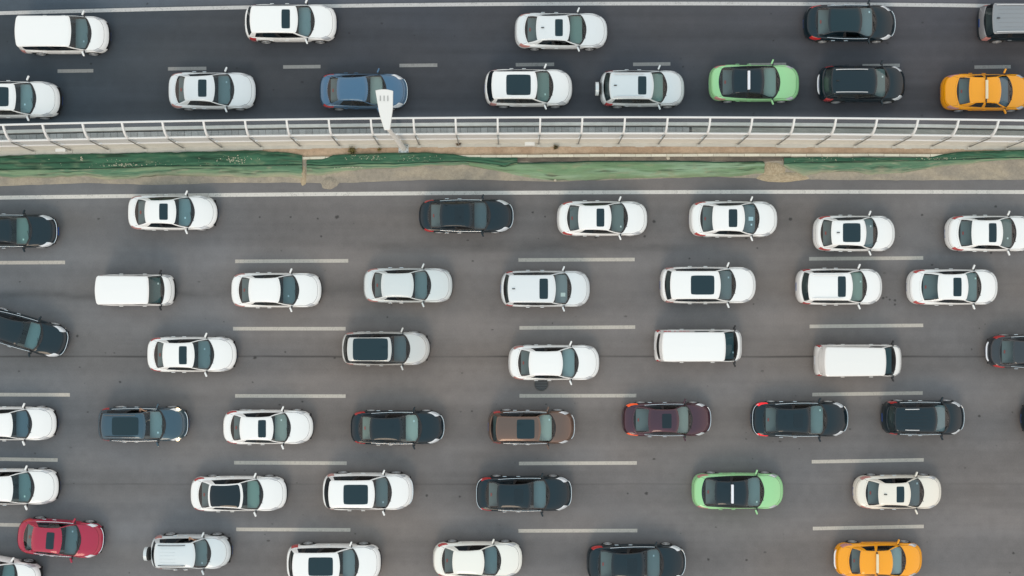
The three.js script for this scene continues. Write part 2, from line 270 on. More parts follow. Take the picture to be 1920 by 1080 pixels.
// ---------- noise barrier ----------
const metal = mat(0.68, 0.68, 0.665, 0.5), metalGrey = mat(0.5, 0.5, 0.49, 0.5), darkJoint = mat(0.22, 0.215, 0.2, 0.7);
const footMat = new THREE.MeshPhysicalMaterial({ map: concreteTex(50, 0.8, 1), color: lin(0.6, 0.59, 0.555), roughness: 0.9 });
const wallMat = new THREE.MeshPhysicalMaterial({ map: concreteTex(55, 0.86, 1), color: lin(0.66, 0.65, 0.61), roughness: 0.8 });
const sheetMat = mat(0.56, 0.56, 0.55, 0.5);
const clear = new THREE.MeshPhysicalMaterial({ color: lin(0.95, 0.97, 0.97), roughness: 0.04, transmission: 1, thickness: 0, ior: 1.5, side: THREE.DoubleSide });
struct('concrete_footing', strip(-60, 60, 240, (x) => zBar(x) - 0.1, (x) => zFoot(x), 2, (x, v) => 0.09 - 0.02 * v, 1 / 6, 1 / 3), footMat, 'pale concrete footing of the noise barrier');
struct('gutter_kerb', strip(-60, 60, 240, (x) => zBar(x) - 0.95, (x) => zBar(x) - 0.74, 12, (x, v) => (v > 0.05 && v < 0.95 ? 0.12 : 0), 1 / 6, 1 / 3), new THREE.MeshPhysicalMaterial({ map: concreteTex(58, 0.8, 1), color: lin(0.8, 0.785, 0.76), roughness: 0.9 }), 'grey kerb between the upper road and the paved strip');
struct('gutter', strip(-60, 60, 240, (x) => zBar(x) - 0.76, (x) => zBar(x) - 0.1, 1, () => 0.012, 1 / 6, 1 / 3), mat(0.1, 0.097, 0.09, 0.9));
{ const strip_ = new THREE.Group(); strip_.name = 'paved_strip'; strip_.userData = { kind: 'structure', label: 'row of grey paving blocks behind the noise barrier' }; scene.add(strip_);
  const g = box(0.335, 0.07, 0.6, 0, 0.035, 0, 0.01), ms = [0.42, 0.46, 0.5, 0.55, 0.44].map((k, i) => new THREE.MeshPhysicalMaterial({ map: concreteTex(80 + i, 0.7, 1.05), color: lin(k, k, k * 1.02), roughness: 0.9 }));
  for (let x = -28.4; x < 9.4; x += 0.35) { const o = part('paving_block', g, ms[Math.floor(rnd() * 5)], strip_); o.position.set(x, 0.015 + rr(0, 0.012), zBar(x) - 0.37); o.rotation.y = -Math.atan(0.8334 * (x - 5.28) / 1020) + rr(-0.01, 0.01); }
  part('plain_slab', strip(9.35, 60, 120, (x) => zBar(x) - 0.67, (x) => zBar(x) - 0.08, 3, () => 0.075, 1 / 6, 1 / 3), new THREE.MeshPhysicalMaterial({ map: concreteTex(90, 0.75, 1), color: lin(0.42, 0.41, 0.385), roughness: 0.9 }), strip_);
}
{ const t = thing('noise_barrier', 'long white framed noise barrier with clear curved upper panels between the carriageways', 'noise barrier');
  const tops = [5, 79, 154, 228, 304, 381, 459, 537, 616, 695, 775, 854, 933, 1013, 1092, 1172, 1252, 1332, 1411, 1490, 1568, 1645, 1722, 1798, 1873];
  let xs = tops.map((u) => sx(u) / 1.066);
  for (let i = 0; i < 8; i++) { xs.unshift(xs[0] - 1.96); xs.push(xs[xs.length - 1] + 1.96); }
  const prof = (q) => { const a = [0, 2.75], b = [-0.05, 3.3], c = [-0.66, 3.68], w = 1 - q; return [w * w * a[0] + 2 * w * q * b[0] + q * q * c[0], w * w * a[1] + 2 * w * q * b[1] + q * q * c[1]]; };
  const along = (dz, y, r, x0, x1, n = 60) => { const p = []; for (let i = 0; i <= n; i++) { const x = lerp(x0, x1, i / n); p.push([x, y, zBar(x) + dz]); } return tube(p, r, n * 2, 8); };
  const X0 = xs[0], X1 = xs[xs.length - 1];
  const [tz, ty] = prof(1);
  part('top_rail', along(tz, ty, 0.052, X0, X1), metal, t);
  part('middle_rail', along(0, 2.75, 0.056, X0, X1), metal, t);
  part('lower_rail', along(0.03, 1.12, 0.05, X0, X1), metal, t);
  part('concrete_wall', (() => { const p = []; const g = strip(X0, X1, 240, () => 0, () => 1, 4, () => 0, 1 / 6, 1); const a = g.attributes.position, b = [[-0.2, 0.05], [-0.09, 1.08], [0.07, 1.08], [0.09, 0.5], [0.16, 0.05]]; for (let i = 0; i < a.count; i++) { const k = i % 5; a.setY(i, b[k][1]); a.setZ(i, zBar(a.getX(i)) + b[k][0]); } g.computeVertexNormals(); return g.toNonIndexed(); })(), wallMat, t).geometry.computeVertexNormals();
  for (let i = 0; i < xs.length; i++) {
    const x = xs[i], z = zBar(x), arm = [];
    // upper arm: flat bar bent over the road
    const n = 10, P = [], I = [];
    for (let k = 0; k <= n; k++) { const [dz, y] = prof(k / n), [d2, y2] = prof(Math.min(1, k / n + 0.01)), [d1, y1] = prof(Math.max(0, k / n - 0.01)); const L = Math.hypot(d2 - d1, y2 - y1), nz = (y2 - y1) / L, ny = -(d2 - d1) / L; for (const [a, b] of [[-1, -1], [1, -1], [1, 1], [-1, 1]]) P.push(x + a * 0.045, y + ny * b * 0.055, z + dz + nz * b * 0.055); }
    for (let k = 0; k < n; k++) for (let e = 0; e < 4; e++) { const a = k * 4 + e, b = k * 4 + (e + 1) % 4; I.push(a, b, a + 4, b, b + 4, a + 4); }
    I.push(0, 1, 2, 0, 2, 3, n * 4, n * 4 + 2, n * 4 + 1, n * 4, n * 4 + 3, n * 4 + 2);
    let g = new THREE.BufferGeometry(); g.setAttribute('position', new THREE.Float32BufferAttribute(P, 3)); g.setIndex(I); g = g.toNonIndexed(); g.computeVertexNormals();
    const post = new THREE.Group(); post.name = 'post'; t.add(post);
    part('upper_arm', g, metal, post);
    { const lg = box(0.045, 2.66, 0.045, 0, 0, 0); lg.rotateX(-0.045); lg.translate(x, 1.4, z + 0.15); part('leg', lg, darkJoint, post); }
    part('foot_plate', box(0.2, 0.03, 0.14, x, 0.1, z + 0.28), footMat, post);
    if (i === xs.length - 1) continue;
    const xa = x + 0.06, xb = xs[i + 1] - 0.06;
    const cg = strip(xa, xb, 8, () => 0, () => 1, 8, () => 0); const a = cg.attributes.position;
    for (let q = 0; q < a.count; q++) { const k = (q % 9) / 8, [dz, y] = prof(0.03 + 0.94 * k); a.setY(q, y); a.setZ(q, zBar(a.getX(q)) + dz); } cg.computeVertexNormals();
    part('clear_panel', cg, clear, t);
    const za = zBar(xa), zb = zBar(xb), sh = box(xb - xa, 1.5, 0.04, (xa + xb) / 2, 1.94, 0); sh.translate(0, 0, (za + zb) / 2);
    part('metal_panel', sh, sheetMat, t);
  }
}
// white boxes on the footing
for (const [u, v, l] of [[117, 281.5, 'white junction box on the barrier footing above the left green netting'], [993, 270, 'white junction box on the barrier footing near the middle of the barrier']]) {
  const t = thing('junction_box', l, 'junction box', [sx(u), 0.07, sz(v)], 0, 'junction boxes on the barrier footing');
  part('housing', box(0.5, 0.2, 0.2, 0, 0.1, 0, 0.015), mat(0.72, 0.72, 0.7, 0.5), t);
  part('lid', box(0.52, 0.03, 0.22, 0, 0.205, 0, 0.01), mat(0.78, 0.78, 0.76, 0.45), t);
  part('conduit', tube([[0.25, 0.06, -0.05], [0.32, 0.05, -0.08], [0.34, 0.03, -0.15]], 0.022, 12, 6), mat(0.08, 0.07, 0.06, 0.6), t);
}
{ // street lamp
  const t = thing('street_lamp', 'white street lamp with broad wedge head leaning over the slate blue sedan', 'street lamp', [-5.64, 0.06, -7.26]);
  const wht = mat(0.72, 0.71, 0.68, 0.45), gal = mat(0.6, 0.63, 0.63, 0.45, { metalness: 0.3 });
  part('base_plate', box(0.52, 0.04, 0.46, 0, 0.02, 0.02, 0.01), gal, t);
  for (const a of [-1, 1]) for (const b of [-1, 1]) { const g = new THREE.CylinderGeometry(0.028, 0.028, 0.07, 8); g.translate(a * 0.19, 0.06, 0.02 + b * 0.16); part('bolt', g, mat(0.12, 0.12, 0.12, 0.5), t); }
  part('gusset', flat([box(0.4, 0.2, 0.02, 0, 0.14, 0.02), box(0.02, 0.2, 0.36, 0, 0.14, 0.02)]), gal, t);
  const pole = new THREE.CylinderGeometry(0.085, 0.14, 7.8, 20); pole.translate(0, 3.94, 0); part('pole', pole, wht, t);
  const s = new THREE.Shape(); // plan of the head: narrow at the pole, broad at the tip
  s.moveTo(-0.1, 0.1); s.lineTo(0.1, 0.1); s.quadraticCurveTo(0.2, -0.55, 0.235, -0.85); s.lineTo(0.25, -1.6); s.quadraticCurveTo(-0.1, -1.72, -0.48, -1.62); s.lineTo(-0.35, -0.8); s.quadraticCurveTo(-0.3, -0.5, -0.1, 0.1);
  const head = new THREE.ExtrudeGeometry(s, { depth: 0.09, bevelEnabled: true, bevelSize: 0.03, bevelThickness: 0.03, bevelSegments: 3, curveSegments: 10 }); head.rotateX(Math.PI / 2); head.rotateX(0.06); head.translate(0, 7.95, 0);
  const h = part('lamp_head', head, wht, t);
  for (const dx of [-0.29, -0.12, 0.05]) part('vent_slot', box(0.035, 0.02, 0.24, dx, 7.985 + 0.06 * 1.35 + 0.004, -1.28), mat(0.3, 0.3, 0.29, 0.7), h);
  part('lens', box(0.45, 0.03, 0.6, -0.11, 7.86, -1.2, 0.01), mat(0.6, 0.62, 0.62, 0.2), h);
  const cap = new THREE.SphereGeometry(0.1, 16, 10); cap.translate(0, 7.84, 0); part('collar', cap, wht, t);
}
// weeds on the soil strip
function weed(label, u, v, r, n, cols) {
  const t = thing('weed', label, 'plant', [sx(u), 0.06, sz(v)]);
  const m = cols.map((c) => new THREE.MeshPhysicalMaterial({ color: lin(...c), roughness: 0.9, side: THREE.DoubleSide }));
  m.forEach((mm, q) => {
    const P = [];
    for (let i = 0; i < n; i++) { const a = rr(0, 6.283), l = r * rr(0.5, 1), w = 0.025, x = rr(-0.4, 0.4) * r, z = rr(-0.4, 0.4) * r, h = rr(0.06, 0.22), c = Math.cos(a), s = Math.sin(a); P.push(x - s * w, 0, z + c * w, x + s * w, 0, z - c * w, x + c * l * 0.6, h, z + s * l * 0.6, x + s * w, 0, z - c * w, x + c * l, h * 0.7, z + s * l, x + c * l * 0.6, h, z + s * l * 0.6); }
    const g = new THREE.BufferGeometry(); g.setAttribute('position', new THREE.Float32BufferAttribute(P, 3)); g.computeVertexNormals();
    part('leaves', g, mm, t);
  });
}
weed('olive green weed tuft on the soil left of the street lamp', 661, 283, 0.26, 30, [[0.16, 0.16, 0.06], [0.3, 0.24, 0.09]]);
weed('small yellowish weed on the soil just left of the street lamp base', 712, 281, 0.13, 20, [[0.36, 0.28, 0.1]]);
weed('rust brown weed tuft growing on the barrier footing', 860, 268.5, 0.2, 24, [[0.36, 0.19, 0.08], [0.24, 0.15, 0.07]]);
weed('dark olive weed tuft on the soil beside the middle junction box', 1042, 276.5, 0.18, 22, [[0.15, 0.13, 0.06], [0.26, 0.2, 0.09]]);
{ const P = []; const bit = (x, z, s, y) => { const a = rr(0, 6.28), c = Math.cos(a) * s, q = Math.sin(a) * s; P.push(x - c, y, z - q, x + q * 0.7, y + s * 0.6, z - c * 0.7, x + c, y + 0.004, z + q, x + c, y + 0.004, z + q, x - q * 0.7, y + s * 0.5, z + c * 0.7, x - c, y, z - q); };
  const cl = (u, v, su, sv, n, s) => { for (let i = 0; i < n; i++) bit(sx(u + su * (rnd() + rnd() + rnd() - 1.5) * 0.9), sz(v + sv * (rnd() + rnd() - 1)), s * rr(0.5, 1.3), 0.33); };
  cl(450, 301, 40, 9, 60, 0.035); cl(240, 311, 40, 4, 40, 0.035); cl(690, 297, 40, 5, 34, 0.03); cl(790, 300, 70, 8, 30, 0.026); cl(300, 306, 260, 12, 50, 0.024); cl(660, 315, 30, 2, 22, 0.03); cl(1750, 299, 50, 3, 30, 0.03); cl(1560, 300, 90, 5, 30, 0.025); cl(157, 298, 3, 5, 9, 0.04);
  const g = new THREE.BufferGeometry(); g.setAttribute('position', new THREE.Float32BufferAttribute(P, 3)); g.computeVertexNormals();
  const o = struct('litter', g, new THREE.MeshPhysicalMaterial({ color: lin(0.5, 0.47, 0.36), roughness: 0.9, side: THREE.DoubleSide })); o.userData = { kind: 'stuff', label: 'pale scraps and dead leaves lying on the netting' }; }
for (const [u, v, r, l] of [[1252, 297.5, 0.1, 'pale triangular rock below the kerb stones'], [1147, 330, 0.07, 'small tan rock on the lower rim of the pale netting'], [1041, 338.5, 0.06, 'tiny pale rock where the pale netting meets the asphalt']]) {
  const g = new THREE.IcosahedronGeometry(r, 2), p = g.attributes.position; for (let i = 0; i < p.count; i++) { const k = 0.75 + 0.5 * vnoise(p.getX(i) * 12 + 9, p.getZ(i) * 12 + p.getY(i) * 9, 3); p.setXYZ(i, p.getX(i) * k * 1.2, p.getY(i) * k * 0.7, p.getZ(i) * k); } g.computeVertexNormals();
  const o = new THREE.Mesh(g, mat(0.5, 0.44, 0.34, 0.9)); o.name = numbered('rock'); o.position.set(sx(u), 0.07 + r * 0.3, sz(v)); o.userData = { label: l, category: 'rock' }; o.castShadow = o.receiveShadow = true; scene.add(o);
}

// ---------- cars ----------
const paints = {};
const addPaint = (k, r, g, b, rough = 0.5, metalness = 0) => { paints[k] = new THREE.MeshPhysicalMaterial({ color: lin(r, g, b), roughness: rough, metalness, clearcoat: 1, clearcoatRoughness: 0.05, specularIntensity: 0.25 }); };
addPaint('white', 0.8, 0.8, 0.785); addPaint('cream', 0.78, 0.77, 0.71); addPaint('silverwhite', 0.66, 0.69, 0.7, 0.45); addPaint('dustywhite', 0.76, 0.75, 0.725, 0.6);
addPaint('palesilver', 0.6, 0.635, 0.63, 0.42, 0.1); addPaint('silver', 0.62, 0.66, 0.67, 0.4, 0.1); addPaint('grey', 0.25, 0.255, 0.265, 0.45, 0.2); addPaint('darkgrey', 0.03, 0.033, 0.038, 0.45, 0.1);
addPaint('black', 0.0025, 0.011, 0.017, 0.4); paints.black.clearcoat = 0.75; addPaint('blue', 0.07, 0.145, 0.235, 0.38, 0.5); addPaint('steelblue', 0.045, 0.082, 0.11, 0.36, 0.6); addPaint('green', 0.3, 0.6, 0.285); addPaint('orange', 0.84, 0.33, 0.002);
addPaint('red', 0.36, 0.012, 0.045, 0.4, 0.1); addPaint('brown', 0.145, 0.086, 0.062, 0.36, 0.6); addPaint('maroon', 0.06, 0.02, 0.032, 0.36, 0.5); addPaint('champagne', 0.76, 0.715, 0.625, 0.42, 0.05); addPaint('satin', 0.55, 0.55, 0.53, 0.4, 0.15);
const M = {
  glass: new THREE.MeshPhysicalMaterial({ color: lin(0.68, 0.84, 0.85), roughness: 0.02, transmission: 1, thickness: 0, ior: 1.52, side: THREE.DoubleSide }),
  screens: [[0.66, 0.84, 0.88], [0.74, 0.84, 0.82], [0.52, 0.66, 0.7], [0.62, 0.8, 0.77]].map((c) => new THREE.MeshPhysicalMaterial({ color: lin(...c), roughness: 0.02, transmission: 1, thickness: 0, ior: 1.52, side: THREE.DoubleSide })),
  sideGlass: new THREE.MeshPhysicalMaterial({ color: lin(0.2, 0.24, 0.24), roughness: 0.02, transmission: 1, thickness: 0, ior: 1.52, side: THREE.DoubleSide }),
  rearGlass: new THREE.MeshPhysicalMaterial({ color: lin(0.6, 0.7, 0.7), roughness: 0.02, transmission: 1, thickness: 0, ior: 1.52, side: THREE.DoubleSide }),
  darkGlass: mat(0.004, 0.009, 0.013, 0.04),
  roofGlass: mat(0.006, 0.019, 0.025, 0.05),
  black: mat(0.012, 0.012, 0.013, 0.5), rubber: mat(0.018, 0.018, 0.018, 0.85), under: mat(0.01, 0.01, 0.01, 0.95),
  rim: mat(0.5, 0.51, 0.52, 0.35, { metalness: 0.6 }), chrome: mat(0.8, 0.81, 0.82, 0.18, { metalness: 0.85 }), silverBar: mat(0.62, 0.63, 0.64, 0.35, { metalness: 0.3 }),
  lamp: mat(0.62, 0.65, 0.68, 0.15, { clearcoat: 1, metalness: 0.2 }), lampGrey: mat(0.5, 0.52, 0.54, 0.15, { clearcoat: 1, metalness: 0.2 }), tail: mat(0.45, 0.018, 0.018, 0.25, { clearcoat: 1 }), tailMid: mat(0.5, 0.075, 0.07, 0.25, { clearcoat: 1 }), tailDim: mat(0.5, 0.22, 0.2, 0.3, { clearcoat: 1 }),
  tailBright: mat(0.75, 0.02, 0.03, 0.25, { clearcoat: 1, emissive: new THREE.Color(0.5, 0.005, 0.01) }), tailOrange: mat(0.75, 0.09, 0.01, 0.25, { clearcoat: 1, emissive: new THREE.Color(0.35, 0.03, 0) }),
  lit: mat(0.8, 0.7, 0.5, 0.2, { emissive: new THREE.Color(1.0, 0.72, 0.4), emissiveIntensity: 0.9 }),
  dash: mat(0.2, 0.235, 0.24, 0.75), dashPale: mat(0.42, 0.43, 0.39, 0.8), seat: mat(0.035, 0.035, 0.038, 0.85), seatTan: mat(0.2, 0.15, 0.1, 0.8), shelf: mat(0.24, 0.255, 0.26, 0.85), shelfDark: mat(0.09, 0.15, 0.16, 0.8), shelfPale: mat(0.3, 0.29, 0.25, 0.85),
  dashes: [[0.15, 0.19, 0.2], [0.24, 0.28, 0.28], [0.2, 0.25, 0.29], [0.32, 0.35, 0.34]].map((c) => mat(...c, 0.8)),
  plateBlue: mat(0.015, 0.06, 0.24, 0.5), plateWhite: mat(0.6, 0.62, 0.66, 0.5), signWhite: mat(0.75, 0.76, 0.8, 0.45), signCream: mat(0.72, 0.62, 0.42, 0.45), paper: mat(0.75, 0.77, 0.78, 0.7), print: mat(0.5, 0.05, 0.08, 0.6), brakeRed: mat(0.6, 0.08, 0.06, 0.5),
};
const FF = [0, 0.2, 0.4, 0.58, 0.74, 0.86, 0.93, 0.97, 0.992], NS = 26, NF = FF.length, NH = NF * 2 + NS + 1, NJ = (NH - 1) * 2;
const HALF = [...FF.map((f) => ({ t: 'f', f })), ...Array.from({ length: NS + 1 }, (_, i) => ({ t: 's', f: 1, u: i / NS })), ...[...FF].reverse().map((f) => ({ t: 'r', f }))];
const KINDS = {
  sedan:   { H: 1.46, rwB: 0.105, rwT: 0.238, wsT: 0.558, wsB: 0.748, sh: [[0, 0.86], [0.06, 0.93], [0.2, 0.94], [0.5, 0.9], [0.74, 0.88], [0.88, 0.78], [1, 0.66]], wB: 0.085, wF: 0.275, wR: 0.3, rF: 0.84, nF: 2.6, rR: 0.72, nR: 2.9, tail: 3, wins: [[1, 12], [14, 22]] },
  sedan2:  { like: 'sedan', rwB: 0.115, rwT: 0.285, wsT: 0.585, wsB: 0.765 },
  sedan3:  { like: 'sedan', rwB: 0.135, rwT: 0.25, wsT: 0.575, wsB: 0.755 },
  hatch:   { like: 'sedan', H: 1.52, rwB: 0.06, rwT: 0.17, wsT: 0.56, wsB: 0.735, wR: 0.3, wins: [[1, 12], [14, 22]] },
  suv:     { H: 1.68, rwB: 0.035, rwT: 0.095, wsT: 0.575, wsB: 0.758, sh: [[0, 1.0], [0.05, 1.06], [0.3, 1.06], [0.6, 1.03], [0.76, 1.02], [0.9, 0.94], [1, 0.8]], wB: 0.095, wF: 0.25, wR: 0.26, rF: 0.85, nF: 2.6, rR: 0.6, nR: 3, tail: 2, wins: [[1, 11], [13, 20], [22, 24]] },
  mpv:     { H: 1.76, rwB: 0.02, rwT: 0.045, wsT: 0.63, wsB: 0.82, sh: [[0, 1.0], [0.1, 1.04], [0.5, 1.02], [0.82, 1.0], [0.92, 0.9], [1, 0.72]], wB: 0.075, wF: 0.17, wR: 0.15, rF: 0.7, nF: 2.6, rR: 0.4, nR: 3.4, tail: 2, wins: [[1, 9], [11, 17], [19, 24]] },
  van:     { H: 1.9, rwB: 0.012, rwT: 0.045, wsT: 0.722, wsB: 0.872, sh: [[0, 1.0], [0.5, 1.02], [0.85, 1.02], [0.93, 0.93], [1, 0.75]], wB: 0.055, wF: 0.13, wR: 0.11, rF: 0.45, nF: 2.8, rR: 0.25, nR: 4, tail: 2, wins: [[1, 7]] },
  minibus: { like: 'van', H: 1.98, wsT: 0.738, wsB: 0.915, rwT: 0.05, rF: 0.4, wins: [[1, 5], [7, 13]] },
};
for (const k of Object.keys(KINDS)) if (KINDS[k].like) KINDS[k] = { ...KINDS[KINDS[k].like], ...KINDS[k] };

function makeCar(name, kind, paintName, x, z, L, W, o, label) {
  const J = (a) => (rnd() - 0.5) * 2 * a, s0 = KINDS[kind], s = { ...s0, wF: s0.wF + J(0.02), wR: s0.wR + J(0.025), wsT: s0.wsT + J(0.012), rwT: s0.rwT + J(0.012), wsB: s0.wsB + J(0.008), nF: s0.nF + J(0.25), rF: s0.rF + J(0.08), nR: s0.nR + J(0.3), H: s0.H + J(0.03) }, P = paints[paintName], boxy = s.tail === 2, van = kind === 'van' || kind === 'minibus';
  const dark = ['black', 'maroon', 'darkgrey', 'brown', 'steelblue', 'blue', 'red'].includes(paintName);
  const root = thing(name, label, name === 'sedan' || name === 'hatchback' || name === 'suv' ? 'car' : name, [x, 0, z], -(+(o.rot || 0)) * Math.PI / 180, 'vehicles in the traffic jam');
  const X = (f) => (f - 0.5) * L, hw = W / 2;
  const shF = line(s.sh), ysh = (px) => shF(px / L + 0.5);
  const axF = L * (van ? 0.325 : 0.305), axR = -L * (van ? 0.29 : 0.285), axY = boxy && !van ? 0.36 : 0.33, archR = axY + 0.05, sill = 0.2;
  const bottom = (px, side) => { if (!side) return sill; let y = sill; for (const a of [axF, axR]) { const d = Math.abs(px - a); if (d < archR) y = Math.max(y, axY + Math.sqrt(archR * archR - d * d)); } return Math.min(y, ysh(px) - 0.12); };
  const outer = (c, ins, iF, iR) => {
    const w = hw - ins, xF = L / 2 - iF, xR = -L / 2 + iR;
    if (c.t === 's') return [lerp(xF - s.rF, xR + s.rR, c.u), w * (1 - 0.03 * (2 * c.u - 1) ** 2)];
    const e = c.t === 'f' ? [s.rF, s.nF] : [s.rR, s.nR], q = e[0] * (1 - Math.pow(1 - Math.pow(c.f, e[1]), 1 / e[1]));
    return [c.t === 'f' ? xF - q : xR + q, w * 0.97 * c.f];
  };
  const cab = (c, p) => {
    const cr = 0.07 * Math.pow(Math.max(0, (c.f - 0.86) / 0.14), 2);
    if (c.t === 'f') return [p.xf - p.bf * c.f * c.f - cr, p.wf * c.f];
    if (c.t === 'r') return [p.xr + p.br * c.f * c.f + cr, p.wr * c.f];
    return [lerp(p.xf - p.bf - 0.07, p.xr + p.br + 0.07, c.u), lerp(p.wf, p.wr, c.u) + p.bulge * 4 * c.u * (1 - c.u)];
  };
  const belt = { xf: X(s.wsB) + 0.1, xr: X(s.rwB) - (boxy ? 0.02 : 0.06), wf: hw - s.wB - 0.02, wr: hw - s.wB - (boxy ? 0.05 : 0.1), bf: van ? 0.16 : 0.3, br: boxy ? 0.16 : 0.2, bulge: van ? 0.02 : 0.045 };
  const wTF = hw - s.wF, wTR = hw - s.wR, top = { xf: X(s.wsT) + 0.04, xr: X(s.rwT), wf: wTF, wr: wTR, bf: van ? 0.05 : 0.1, br: boxy ? 0.08 : 0.06, bulge: van ? 0 : boxy ? -0.015 : -0.035 };
  const xm = X((s.wsT + s.rwT) / 2 + 0.03), hl = L * (s.wsT - s.rwT) / 2 + 0.05, arch = van ? 0.03 : boxy ? 0.06 : 0.07, wr = (wTF + wTR) / 2;
  const roofY = (px, pz) => s.H - arch * ((px - xm) / hl) ** 2 - (van ? 0.05 : 0.045) * (pz / wr) ** 2;
  const rings = [], push = (f) => rings.push(HALF.map(f));
  const isSide = (c) => c.t === 's' || c.f > 0.95;
  for (const [t, i, a, b] of [[0, 0.075, 0.09, 0.08], [0.22, 0.025, 0.02, 0.02], [0.45, 0, 0, 0], [0.7, 0.01, 0.03, 0.02], [0.88, 0.03, 0.09, 0.05], [1, 0.07, 0.19, 0.1]])
    push((c) => { const [px, pz] = outer(c, i, a * (van ? 0.6 : 1), b * (boxy ? 0.7 : 1)), yb = bottom(px, isSide(c)); return [px, lerp(yb, ysh(px), t), pz]; });
  const r5 = rings[5];
  const bel = HALF.map((c) => { const [px, pz] = cab(c, belt); return [px, ysh(px) + 0.035 + (c.t === 'f' ? 0.05 * (1 - c.f ** 4) : c.t === 'r' ? (boxy ? 0.02 : 0.035) * (1 - c.f ** 4) : 0), pz]; });
  for (const q of [0.1, 0.36, 0.66, 0.9]) push((c, i) => [lerp(r5[i][0], bel[i][0], q), lerp(r5[i][1], bel[i][1], 1 - Math.pow(1 - q, 1.9)), lerp(r5[i][2], bel[i][2], q)]);
  push((c, i) => bel[i]);
  const tp = HALF.map((c) => { const [px, pz] = cab(c, top); return [px, roofY(px, pz) - 0.03, pz]; });
  for (const q of [0.1, 0.5, 0.92]) push((c, i) => [lerp(bel[i][0], tp[i][0], q), lerp(bel[i][1], tp[i][1], q) + 0.015 * Math.sin(Math.PI * q), lerp(bel[i][2], tp[i][2], q) + c.f * 0.025 * Math.sin(Math.PI * q)]);
  push((c, i) => tp[i]);
  for (const q of [0.93, 0.7, 0.36, 0]) push((c, i) => { const px = xm + (tp[i][0] - xm) * (0.3 + 0.7 * q), pz = tp[i][2] * q; return [px, roofY(px, pz) - (q > 0.9 ? 0.004 : 0), pz]; });
  const NR = rings.length, vid = (k, j) => k * NJ + ((j + NJ) % NJ);
  const pos = new Float32Array(NR * NJ * 3), nor = new Float32Array(NR * NJ * 3);
  for (let k = 0; k < NR; k++) for (let j = 0; j < NJ; j++) { const h = j < NH ? j : NJ - j, p = rings[k][h], v = vid(k, j) * 3; pos[v] = p[0]; pos[v + 1] = p[1]; pos[v + 2] = j < NH ? p[2] : -p[2]; }
  const A = new THREE.Vector3(), B = new THREE.Vector3(), C = new THREE.Vector3(), get = (v, t) => t.set(pos[v * 3], pos[v * 3 + 1], pos[v * 3 + 2]);
  const quad = (k, j) => [vid(k, j), vid(k + 1, j), vid(k + 1, j + 1), vid(k, j + 1)];
  for (let k = 0; k < NR - 1; k++) for (let j = 0; j < NJ; j++) {
    const q = quad(k, j); get(q[0], A); get(q[2], B).sub(A); get(q[3], C); get(q[1], A).sub(C); const n = B.clone().cross(A).negate();
    for (const v of q) { nor[v * 3] += n.x; nor[v * 3 + 1] += n.y; nor[v * 3 + 2] += n.z; }
  }
  const bins = {}, pale = o.paleglass;
  const xB = X(s.wsT) - (van ? 0.55 : 0.72), doorF = X(s.wsB) - 0.28;
  for (let k = 0; k < NR - 1; k++) for (let j = 0; j < NJ; j++) {
    const right = j < NJ / 2, h = right ? j : NJ - 1 - j, sd = right ? 'R' : 'L';
    const reg = h < NF ? 'f' : h < NF + NS ? 's' : 'r', i = reg === 'f' ? h : reg === 's' ? h - NF : NH - 2 - h;
    const px = (rings[Math.min(k, 5)][h][0] + rings[Math.min(k, 5)][h + 1][0]) / 2;
    let b = 'body';
    if (reg === 'f') {
      if ((k === 1 || k === 2) && i <= 3) b = 'grille';
      else if (k >= 3 && k <= 5 && i >= (paintName === 'black' || paintName === 'blue' ? 4 : 5) && i <= 7) b = 'headlight' + sd;
      else if (k >= 5 && k <= 9 && i <= 7) b = 'hood';
      else if (k === 10 && i <= 6) b = 'cowl';
      else if ((k === 11 || k === 12) && i <= 6) b = 'windshield';
      else if (k >= 10 && k <= 13) b = 'frame';
    } else if (reg === 'r') {
      if (k >= s.tail && k <= 5 && i >= (boxy ? 6 : 5) && (k < 5 || i < 8)) b = 'tail' + sd;
      else if (k >= (boxy ? 2 : 4) && k <= 9 && i <= 5) b = boxy ? 'tailgate' : 'trunk_lid';
      else if ((k === 11 || (k === 12 && !van)) && i <= (o.bigrear ? 7 : van ? 4 : 5)) b = o.wins === 'front' ? 'tailgate' : 'rear_window';
      else if (o.bigrear && k === 10) b = 'rear_window';
      else if (k >= 10 && k <= 13) b = 'frame';
    } else {
      if (k >= 1 && k <= 4 && px < doorF && px > xB) b = 'doorF' + sd;
      else if (k >= 1 && k <= 4 && px <= xB && px > axR + (boxy ? 0.1 : 0.2)) b = 'doorR' + sd;
      else if (k === 11 || k === 12) { b = 'frame'; const e = s.wins[s.wins.length - 1]; if (i >= s.wins[0][0] && i < e[1] && !van && paintName !== 'orange') b = 'post' + s.wins.filter((w) => i >= w[1]).length + sd; s.wins.forEach(([a, c], n) => { if (i >= a && i < c) b = 'win' + n + sd; }); }
      else if (k === 10 || k === 13) b = 'frame';
    }
    if (k >= 14) b = k >= 15 && o.glassroof ? 'roofglass' : 'roof';
    (bins[b] ||= []).push(quad(k, j));
  }
